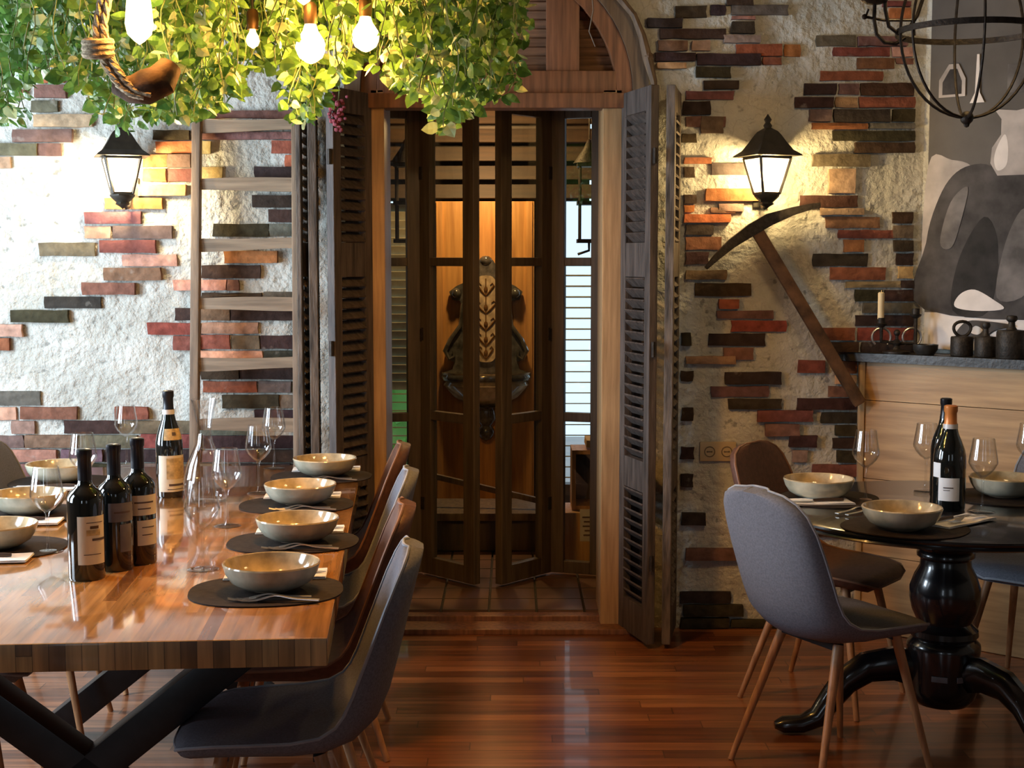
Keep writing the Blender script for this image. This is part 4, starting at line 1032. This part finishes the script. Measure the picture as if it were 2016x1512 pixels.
# bottles
def patch(r, z0, z1, a0, a1, n=14, prof=None):
    mb = MB()
    zs = [z0+(z1-z0)*i/6 for i in range(7)]
    rr = prof if prof else (lambda z: r)
    mb.lathe([(rr(z)+.0012, z) for z in zs], (0, 0, 0), n, 1, 1, a0, a1)
    return mb
def bottle(label, base, h, r, shape, labels, capsule=None, band=None, group='wine bottles on the long table'):
    t = thing('wine_bottle', label, 'bottle', (0, 0, 0), group)
    rn = .0155*r/.045
    if shape == 'bordeaux':
        prof = [(0, .006), (r*.7, .002), (r*.95, 0), (r, .006), (r, h*.60), (r*.97, h*.635), (r*.82, h*.675), (r*.55, h*.705), (rn*1.15, h*.735), (rn, h*.77), (rn, h*.985), (rn*.95, h), (0, h)]
    else:
        prof = [(0, .006), (r*.7, .002), (r*.95, 0), (r, .006), (r, h*.46), (r*.985, h*.52), (r*.9, h*.585), (r*.72, h*.66), (r*.52, h*.73), (rn*1.2, h*.80), (rn, h*.86), (rn, h*.985), (rn*.95, h), (0, h)]
    mb = MB(); mb.lathe(prof, (0, 0, 0), 40); part('glass_body', mb, M['bottle'], t)
    cb = .76 if shape == 'bordeaux' else .80
    mb = MB(); mb.lathe([(rn*1.25 if shape != 'bordeaux' else rn*1.10, h*cb), (rn*1.1, h*(cb+.05)), (rn*1.06, h*.93), (rn*1.2, h*.945), (rn*1.2, h*.995), (rn*.9, h*1.003), (0, h*1.003)], (0, 0, 0), 24); part('capsule', mb, capsule or M['capsule_black'], t)
    if band:
        mb = MB(); mb.lathe([(rn*1.32, h*(cb-.02)), (rn*1.28, h*(cb+.025))], (0, 0, 0), 24); part('neck_band', mb, band, t)
    rp = lambda z: next((p0[0]+(p1[0]-p0[0])*(z-p0[1])/(p1[1]-p0[1]) for p0, p1 in zip(prof[3:], prof[4:]) if p0[1] <= z <= p1[1]), r)
    for nm, z0, z1, a0, a1, m, marks in labels:
        lo = part(nm, patch(r, z0*h, z1*h, R(a0), R(a1), 14, rp), m, t)
        for (f0, f1, g0, g1, mm) in marks:
            aa, ab = R(a0+(a1-a0)*f0), R(a0+(a1-a0)*f1); za, zb_ = (z0+(z1-z0)*g0)*h, (z0+(z1-z0)*g1)*h
            part('printing', patch(0, za, zb_, aa, ab, 8, lambda z: rp(z)+.0006), mm, lo)
    b = Pz(*base, TZ); t.location = (b.x, b.y, TZ); return t
K = M['label_ink']
lm = lambda: [(.12, .9, .10, .13, K), (.12, .8, .18, .20, K), (.12, .85, .24, .26, K)]
bottle('dark wine bottle with tall cream label, leftmost and nearest of the group', (172, 1138), .328, .0455, 'bordeaux',
       [('front_label', .13, .50, -100, -8, M['label_cream'], [(.30, .78, .60, .72, M['label_gold']), (.42, .72, .74, .80, M['bark']), (.48, .98, .49, .54, K), (.3, .9, .86, .875, K), (.2, .8, .2, .215, K)])])
bottle('dark wine bottle with grey label, middle of the group of three', (229, 1120), .326, .0455, 'bordeaux',
       [('front_label', .40, .55, -95, -5, M['label_grey'], [(.2, .8, .45, .55, K)]), ('lower_label', .16, .38, -60, -15, M['label_grey'], [])])
bottle('dark wine bottle with two cream labels, rightmost of the group of three', (275, 1107), .332, .0455, 'bordeaux',
       [('upper_label', .40, .56, -110, 0, M['label_cream'], [(.2, .8, .6, .68, K), (.3, .7, .3, .36, K)]), ('front_label', .16, .36, -80, -5, M['label_cream'], [(.2, .8, .7, .74, K), (.2, .7, .4, .44, K)])])
bottle('tall wine bottle with ornate gold and cream label beside the glass decanter', (335, 977), .36, .0455, 'burgundy',
       [('front_label', .06, .40, -125, 5, M['label_cream'], [(.28, .98, .35, .93, M['label_gold']), (.35, .9, .16, .22, K), (.3, .9, .06, .08, K)]), ('neck_label', .545, .65, -100, -5, M['label_gold'], [(.4, .6, .4, .7, K)])], None, M['capsule_band'])
bottle('black wine bottle with orange capsule and white label on the round table', (1867, 1002), .335, .0515, 'burgundy',
       [('front_label', .10, .32, -145, -70, M['label_white'], [(.25, .7, .55, .6, K), (.25, .55, .45, .48, K)]), ('side_label', .32, .46, -175, -138, M['label_white'], [])], M['capsule_orange'], M['capsule_band'], 'wine bottles on the round table')
bottle('dark capped wine bottle standing right behind the orange capsule bottle', (1858, 978), .335, .047, 'burgundy', [], None, None, 'wine bottles on the round table')
# decanter
b = Pz(405, 986, TZ)
de = thing('decanter', 'clear glass wine decanter with flared mouth on the long table', 'decanter', (b.x, b.y, TZ))
po_ = [(0, .004), (.05, .002), (.068, .006), (.074, .03), (.072, .075), (.060, .125), (.042, .165), (.028, .195), (.0225, .225), (.024, .255), (.032, .295), (.043, .34)]
mb = MB(); mb.lathe(po_+[(r-.0025, z+.0005) for r, z in po_[::-1][:-1]]+[(0, .008)], (b.x, b.y, TZ), 44); part('vessel', mb, M['glass'], de)

# ------------------------------------------------------------------ round black pedestal table
rt = Vector((1.41, 4.555, 0)); RTR = .575
rd = thing('pedestal_table', 'round black table on a turned pedestal with curved feet', 'table', rt)
mb = MB(); mb.lathe([(0, .75), (RTR-.012, .75), (RTR-.002, .746), (RTR, .740), (RTR-.004, .733), (RTR-.012, .730), (RTR-.008, .722), (RTR-.02, .716), (0, .716)], rt, 72); part('tabletop', mb, M['black_lacquer'], rd)
mb = MB(); mb.lathe([(0, .716), (.125, .716), (.125, .69), (.112, .672), (.105, .64), (.086, .612), (.092, .604), (.092, .592), (.080, .582), (.082, .56), (.098, .53), (.112, .49), (.113, .455), (.104, .415), (.086, .375), (.092, .366), (.108, .352), (.11, .334), (.100, .322), (.116, .305), (.118, .29), (.112, .25), (.112, .16), (.104, .13), (.085, .105), (.04, .09), (0, .088)], rt, 48)
part('pedestal', mb, M['black_lacquer'], rd)
for ang in (180, -58, 60):
    d = Vector((math.cos(R(ang)), math.sin(R(ang)), 0)); q = rt
    pts = [(.07, .215), (.16, .235), (.25, .222), (.32, .175), (.365, .115), (.405, .055), (.46, .032), (.52, .030), (.548, .028)]
    rr = [.062, .058, .052, .046, .040, .036, .030, .027, .012]
    mb = MB(); n = 10; rings = []
    for i, (s, z) in enumerate(pts):
        s0, s1 = pts[max(i-1, 0)], pts[min(i+1, len(pts)-1)]; tx, tz = s1[0]-s0[0], s1[1]-s0[1]; L = math.hypot(tx, tz)
        up_ = d*(-tz/L)+Vector((0, 0, tx/L)); sd = Vector((-d.y, d.x, 0))
        c = q+d*s+Vector((0, 0, z)); hw = .036 if i < 6 else .032
        if i == len(pts)-1: hw = .014
        rings.append([mb.v(c+up_*rr[i]*math.sin(a)+sd*hw*math.cos(a)) for a in [2*math.pi*j/n for j in range(n)]])
    for a, b2 in zip(rings, rings[1:]):
        for j in range(n): mb.face((a[j], a[(j+1) % n], b2[(j+1) % n], b2[j]))
    mb.face(rings[0][::-1]); mb.face(rings[-1]); part('curved_foot', mb, M['black_lacquer'], rd)
for a in (-112, -72):
    p = rt+Vector((math.cos(R(a))*.1135, math.sin(R(a))*.1135, .21)); m = Matrix.Rotation(R(a+90), 3, 'Z')
    mb = MB(); mb.box(p, (.05, .004, .018), m, .001)
    part('metal_plate', mb, M['label_grey'], rd)

# settings on the round table
RZ = .75
def rput(px, py, z): b = Pz(px, py, z); return b
set_r = [((1612, 941), 'left bowl beside the brown chair'), ((1776, 997), 'bowl in front of the orange capsule bottle'), ((1978, 938), 'bowl at the right edge behind the glass')]
for (px, py), nm in set_r:
    b = rput(px, py, RZ+.07); dirv = Vector((b.x-rt.x, b.y-rt.y, 0)); a = math.atan2(dirv.y, dirv.x)
    if (Vector((b.x, b.y, 0))-Vector((rt.x, rt.y, 0))).length > .33:
        k = .33/(Vector((b.x, b.y, 0))-Vector((rt.x, rt.y, 0))).length
    else: k = 1
    put(PM, (b.x-.03*math.cos(a), b.y-.03*math.sin(a), RZ), a+R(90), 'dark oval placemat under the %s' % nm)
    put(PB, (b.x, b.y, RZ+.0038), random.uniform(0, 6), 'beige glazed %s on the round table' % nm)
b = rput(1618, 992, RZ); put(PN, (b.x-.03, b.y, RZ+.0038), R(5), 'white folded napkin below the left bowl on the round table')
put(PK, (b.x-.03, b.y-.015, RZ+.0102), R(5), 'knife on the white napkin below the left bowl of the round table')
b = rput(1886, 1030, RZ); put(PN, (b.x, b.y, RZ+.0040), R(40), 'white folded napkin with knife and fork at the front of the round table')
put(PK, (b.x-.012, b.y+.02, RZ+.0104), R(220), 'dark handled knife on the front napkin of the round table')
put(PF, (b.x+.02, b.y-.012, RZ+.0104), R(40), 'fork beside the knife on the front napkin of the round table')
b = rput(1690, 1010, RZ); put(PF, (b.x, b.y, RZ+.0040), R(215), 'fork left of the front bowl on the round table, outer')
b = rput(1712, 1013, RZ); put(PF, (b.x, b.y, RZ+.0040), R(212), 'fork left of the front bowl on the round table, inner')
for (px, py), lab in (((1703, 985), 'empty wine glass standing between the two left bowls of the round table'), ((1933, 1008), 'empty wine glass right of the orange capsule bottle'), ((1822, 966), 'empty wine glass half hidden behind the orange capsule bottle'), ((2024, 966), 'empty wine glass cut by the right edge of the picture')):
    b = rput(px, py, RZ); put(PG, (b.x, b.y, RZ), 0, lab)

# ------------------------------------------------------------------ hanging rack, ivy, bulbs, rope
RK = 2.50
rk = thing('hanging_rack', 'wooden rack hung from the ceiling that carries the ivy over the long table', 'rack', (-.75, 4.15, RK))
for y in (3.62, 4.2, 4.75):
    mb = MB(); mb.box((-.75, y, RK+.03), (1.7, .06, .05), None, .004); part('beam', mb, M['ceiling'], rk)
for x in (-1.5, 0.0):
    mb = MB(); mb.tube([(x, 4.2, RK+.05), (x, 4.2, ZC)], .008, 6); part('cord', mb, M['rope'], rk)
    mb = MB(); mb.box((x, 4.19, RK-.015), (.06, 1.25, .04)); part('crosspiece', mb, M['ceiling'], rk)

OUT = [(-40, 235), (30, 240), (48, 150), (120, 150), (165, 185), (200, 215), (245, 262), (275, 215), (330, 235), (400, 230), (460, 190), (500, 120), (560, 135), (575, 235), (600, 245), (650, 170), (700, 110), (745, 120), (790, 185), (830, 175), (880, 262), (905, 240), (950, 190), (985, 190), (1005, 175), (1015, 110), (1030, 20)]
def outl(px):
    for (a, b), (c, d) in zip(OUT, OUT[1:]):
        if a <= px <= c: return b+(d-b)*(px-a)/(c-a)
    return 0
def hang_leaf(mb, cl, p, d, sz, v, rg):
    """heart leaf hanging from p along d"""
    d = d.normalized(); s = d.orthogonal().normalized(); s = Matrix.Rotation(rg.uniform(0, 6.28), 3, d) @ s; n = d.cross(s)
    pr = [(0, 0), (.08, .30), (.30, .44), (.58, .36), (.82, .17), (1, 0)]
    mid = [mb.v(p+d*(a*sz)-n*(.10*sz*math.sin(a*3.1))) for a, w in ((0, 0), (.3, 0), (.6, 0), (1, 0))]
    fs = []
    for sg in (1, -1):
        e = [mb.v(p+d*(a*sz-.06*sz*(1 if a < .1 else 0))+s*(sg*w*sz)+n*(.10*sz*w)) for a, w in pr[1:5]]
        fs += [mb.face((mid[0], e[0], e[1], mid[1])), mb.face((mid[1], e[1], e[2], mid[2])), mb.face((mid[2], e[2], e[3], mid[3]))]
    for f in fs:
        if f:
            for lp in f.loops: lp[cl] = (v, v, v, 1)
rg = random.Random(11)
groups = [(-60, 150, 'lush ivy trailing at the far left edge above the wall lantern'), (150, 345, 'ivy trailing around the knotted rope loop'), (345, 490, 'ivy trailing over the top of the wooden ladder'), (490, 660, 'ivy around the brightest bulb left of the doorway'), (660, 800, 'ivy beside the pear shaped bulb with the dark socket'), (800, 1030, 'green ivy hanging in front of the doorway arch with the longest tail')]
BULBS = [(275, 88, 3.55, .034, .20), (498, 96, 4.3, .020, .06), (612, 126, 3.95, .042, .11), (720, 103, 4.0, .039, .10), (598, 10, 3.9, .022, .07)]
for gi, (x0, x1, lab) in enumerate(groups):
    cxp = P((x0+x1)/2, 60, 4.2)
    iv = thing('hanging_ivy', lab, 'ivy', (cxp.x, 4.2, RK), 'trailing ivy plants over the long table')
    ml, ms = MB(), MB(); cl = ml.b.loops.layers.float_color.new('Col')
    k = int((x1-x0)*.36)
    for i in range(k):
        px = x0+(x1-x0)*(i+rg.random())/k; y = rg.uniform(3.65, 4.7)
        f = 1-rg.random()**1.7*.85 if i % 3 else .97+rg.random()*.04
        bot = P(px, outl(px)*f-6, y)
        if f < .3: continue
        hide = False
        for (bx, by, yy, r_, h_) in BULBS:
            if y < yy+.1 and abs(px-bx) < 34: hide = True
        if hide: y = rg.uniform(max(4.25, y), 4.75); bot = P(px, outl(px)*f-6, y)
        top = Vector((bot.x+rg.uniform(-.05, .05), y, RK-.03)); n = max(5, int((top.z-bot.z)/.035))
        pts = [top.lerp(bot, j/n)+Vector((.018*math.sin(j*.8+i), .018*math.cos(j*.7+i*2), 0)) for j in range(n+1)]
        ms.tube(pts, .0016, 4, cap=False)
        for j in range(1, n+1):
            if pts[j].z > 1.55+pts[j].y*.19+.06: continue
            dd = pts[j]-O; fw = dd.y*math.cos(PITCH)-dd.z*math.sin(PITCH); ppx = 1008+FPX*dd.x/fw; ppy = 756-FPX*(dd.y*math.sin(PITCH)+dd.z*math.cos(PITCH))/fw
            if any(abs(ppx-bx) < 44 and -95 < ppy-by < 22 and pts[j].y < yy+.04 for bx, by, yy, r_, h_ in BULBS): continue
            for q in range(2 if j < n else 3):
                a = rg.uniform(0, 6.28); d = Vector((math.cos(a)*.8, math.sin(a)*.8, rg.uniform(-1.1, .1)))
                pp = pts[j]+Vector((math.cos(a), math.sin(a), rg.uniform(-.4, .4)))*.014
                r_ = rg.random(); v = r_*.62 if r_ < .86 else rg.uniform(.8, 1)
                hang_leaf(ml, cl, pp, d, rg.uniform(.024, .046), v, rg)
    part('foliage', ml, M['leaf'], iv, False); part('vine', ms, M['stem'], iv, False)
for i, (px, py, y, r, h) in enumerate(BULBS):
    tip = P(px, py, y); t = thing('pendant_bulb', ['tall tubular glowing filament bulb at the upper left', 'small glowing bulb between the ladder and the brightest bulb', 'brightest large round glowing bulb in the ivy', 'pear shaped glowing bulb hanging from a dark socket', 'small glowing bulb at the top edge above the brightest one'][i], 'light bulb', (tip.x, y, RK), 'glowing pendant bulbs in the ivy')
    c = Vector((tip.x, y, tip.z))
    if i == 0: pr = [(0, 0), (r*.35, .008), (r*.85, .025), (r, .05), (r*.9, .09), (r*.72, .14), (r*.55, h-.01), (.013, h)]
    else: pr = [(0, 0), (r*.3, .004), (r*.75, h*.16), (r, h*.38), (r*.88, h*.58), (r*.5, h*.8), (r*.38, h*.95), (.012, h)]
    mb = MB(); mb.lathe(pr, c, 24); part('bulb', mb, M['bulb'], t)
    mb = MB(); mb.lathe([(0, h-.004), (.016, h-.004), (.018, h+.01), (.018, h+.045), (.012, h+.055), (0, h+.058)], c, 16); part('socket', mb, M['brass_socket'], t)
    mb = MB(); mb.tube([c+Vector((0, 0, h+.05)), Vector((c.x, c.y, RK-.03))], .004, 6); part('cord', mb, M['iron'], t)
    point('bulb_light', c+Vector((0, 0, h*.38)), (34, 9, 100, 45, 12)[i], (1, .44, .09), r*1.25, t)
# rope loop with log
y = 3.55
rp = thing('rope_loop', 'thick hemp rope loop with a knot hanging over the long table', 'rope', P(200, 20, y))
def rope(pts, r):
    out = []
    for (a, b), (c, d) in zip(pts, pts[1:]):
        for j in range(6): out.append((a+(c-a)*j/6, b+(d-b)*j/6))
    return [P(a, b, y) for a, b in out]
path = [(208, -90), (200, 0), (190, 50), (193, 95), (212, 135), (235, 168), (258, 186), (285, 194)]
for off, dy in ((0, 0), (14, -5)):
    mb = MB(); base = rope([(a+off, b+dy) for a, b in path], 0)
    for ph in (0, 2.1, 4.2):
        pts = [q+Vector((math.cos(i*.8+ph), math.sin(i*.8+ph), 0))*.0055 for i, q in enumerate(base)]
        mb.tube(pts, .0062, 6)
    part('strand', mb, M['rope'], rp)
mb = MB(); c = P(193, 95, y)
for dz in (-.014, .0, .014):
    mb.tube([c+Vector((.03*math.cos(t), .028*math.sin(t), dz+.006*math.sin(t))) for t in [2*math.pi*i/16 for i in range(16)]], .011, 8, close=True)
part('knot', mb, M['rope'], rp)
mb = MB(); mb.tube([P(225, 168, y+.03), P(255, 176, y+.03), P(285, 172, y+.03), P(318, 158, y+.04), P(335, 130, y+.06)], [.02, .034, .044, .042, .03], 12)
part('log', mb, M['bark'], rp)
# dried flower sprig on the left shutter
fs = thing('dried_sprig', 'sprig of dried pink flowers hanging beside the left shutter', 'flowers', P(664, 200, 5.585))
mb = MB(); tp = P(668, 120, 5.585); mb.tube([tp, P(668, 180, 5.585), P(662, 250, 5.585)], .003, 5); part('stem', mb, M['stem'], fs)
mb = MB()
for i in range(46):
    q = P(rg.gauss(664, 10), rg.uniform(185, 258), 5.57+rg.uniform(-.015, .01)); mb.ball(q, rg.uniform(.006, .011), 6)
part('blossom', mb, M['blossom'], fs)

# ------------------------------------------------------------------ iron orb chandelier over the round table
y = 4.0
cc = P(1908, 62, y); rx = .195; rzb = cc.z-P(1908, 232, y).z
chd = thing('orb_chandelier', 'black iron orb chandelier with candle arms above the round table', 'chandelier', cc)
mb = MB(); ring = [cc+Vector((rx*math.cos(t), rx*math.sin(t), 0)) for t in [2*math.pi*i/48 for i in range(48)]]
n = len(ring); rr = []
for q in ring:
    d = (q-cc).normalized(); rr.append([mb.v(q+d*.003+Vector((0, 0, .008))), mb.v(q+d*.003-Vector((0, 0, .008))), mb.v(q-d*.003-Vector((0, 0, .008))), mb.v(q-d*.003+Vector((0, 0, .008)))])
for i in range(n):
    for j in range(4): mb.face((rr[i][j], rr[i][(j+1) % 4], rr[(i+1) % n][(j+1) % 4], rr[(i+1) % n][j]))
part('ring_band', mb, M['iron'], chd)
for k in range(3):
    a = R((5, 24, 84)[k]); d = Vector((math.cos(a), math.sin(a), 0))
    pts = [cc+d*(rx*math.cos(t))+Vector((0, 0, rzb*math.sin(t))) for t in [2*math.pi*i/48 for i in range(48)]]
    mb = MB(); mb.tube(pts, .0042, 6, close=True); part('hoop', mb, M['iron'], chd)
mb = MB(); mb.ball(cc-Vector((0, 0, rzb)), .019, 12); mb.ball(cc-Vector((0, 0, rzb+.018)), .009, 8); part('bottom_knob', mb, M['iron'], chd)
mb = MB(); mb.tube([cc+Vector((0, 0, rzb)), Vector((cc.x, cc.y, ZC))], .006, 8); part('chain', mb, M['iron'], chd)
for s, (px, ) in ((0, (1722,)), (1, (1800,))):
    mb = MB()
    if s == 0: pts = [(1722, 4), (1721, 40), (1726, 68), (1742, 84), (1764, 86), (1782, 74)]
    else: pts = [(1742, -20), (1743, 20), (1750, 52), (1768, 66), (1790, 55), (1806, 30), (1816, 0), (1818, -30)]
    mb.tube([P(a, b, y) for a, b in pts], .0055, 8)
    if s == 0: mb.tube([P(1702, 33, y), P(1740, 40, y), P(1800, 40, y), P(1800, 70, y)], .004, 6); mb.ball(P(1702, 33, y), .008, 8); mb.tube([P(1710, 18, y), P(1703, 36, y)], .003, 6)
    part('scroll_arm', mb, M['iron'], chd)
c = P(1722, 6, y); mb = MB(); mb.lathe([(0, -.006), (.022, -.002), (.036, .006), (.038, .012), (.03, .010), (0, .004)], c, 16); mb.tube([c, c+Vector((0, 0, .10))], .011, 10); part('candle_cup', mb, M['iron'], chd)

for k in range(4):
    a = R(45+90*k); q = cc+Vector((math.cos(a)*.13, math.sin(a)*.13, .34))
    mb = MB(); mb.lathe([(0, 0), (.018, 0), (.012, .02), (.011, .09), (0, .09)], q, 12); part('candle_sleeve', mb, M['candle'], chd)
    mb = MB(); mb.lathe([(0, .09), (.012, .10), (.016, .12), (.008, .15), (0, .165)], q, 12); part('flame_bulb', mb, M['lamp_bulb'], chd)
    mb = MB(); mb.tube([cc+Vector((0, 0, .30)), q+Vector((0, 0, -.03)), q], .006, 6); part('candle_arm', mb, M['iron'], chd)
    point('candle_light', q+Vector((0, 0, .125)), 9, (1, .66, .30), .035, chd)
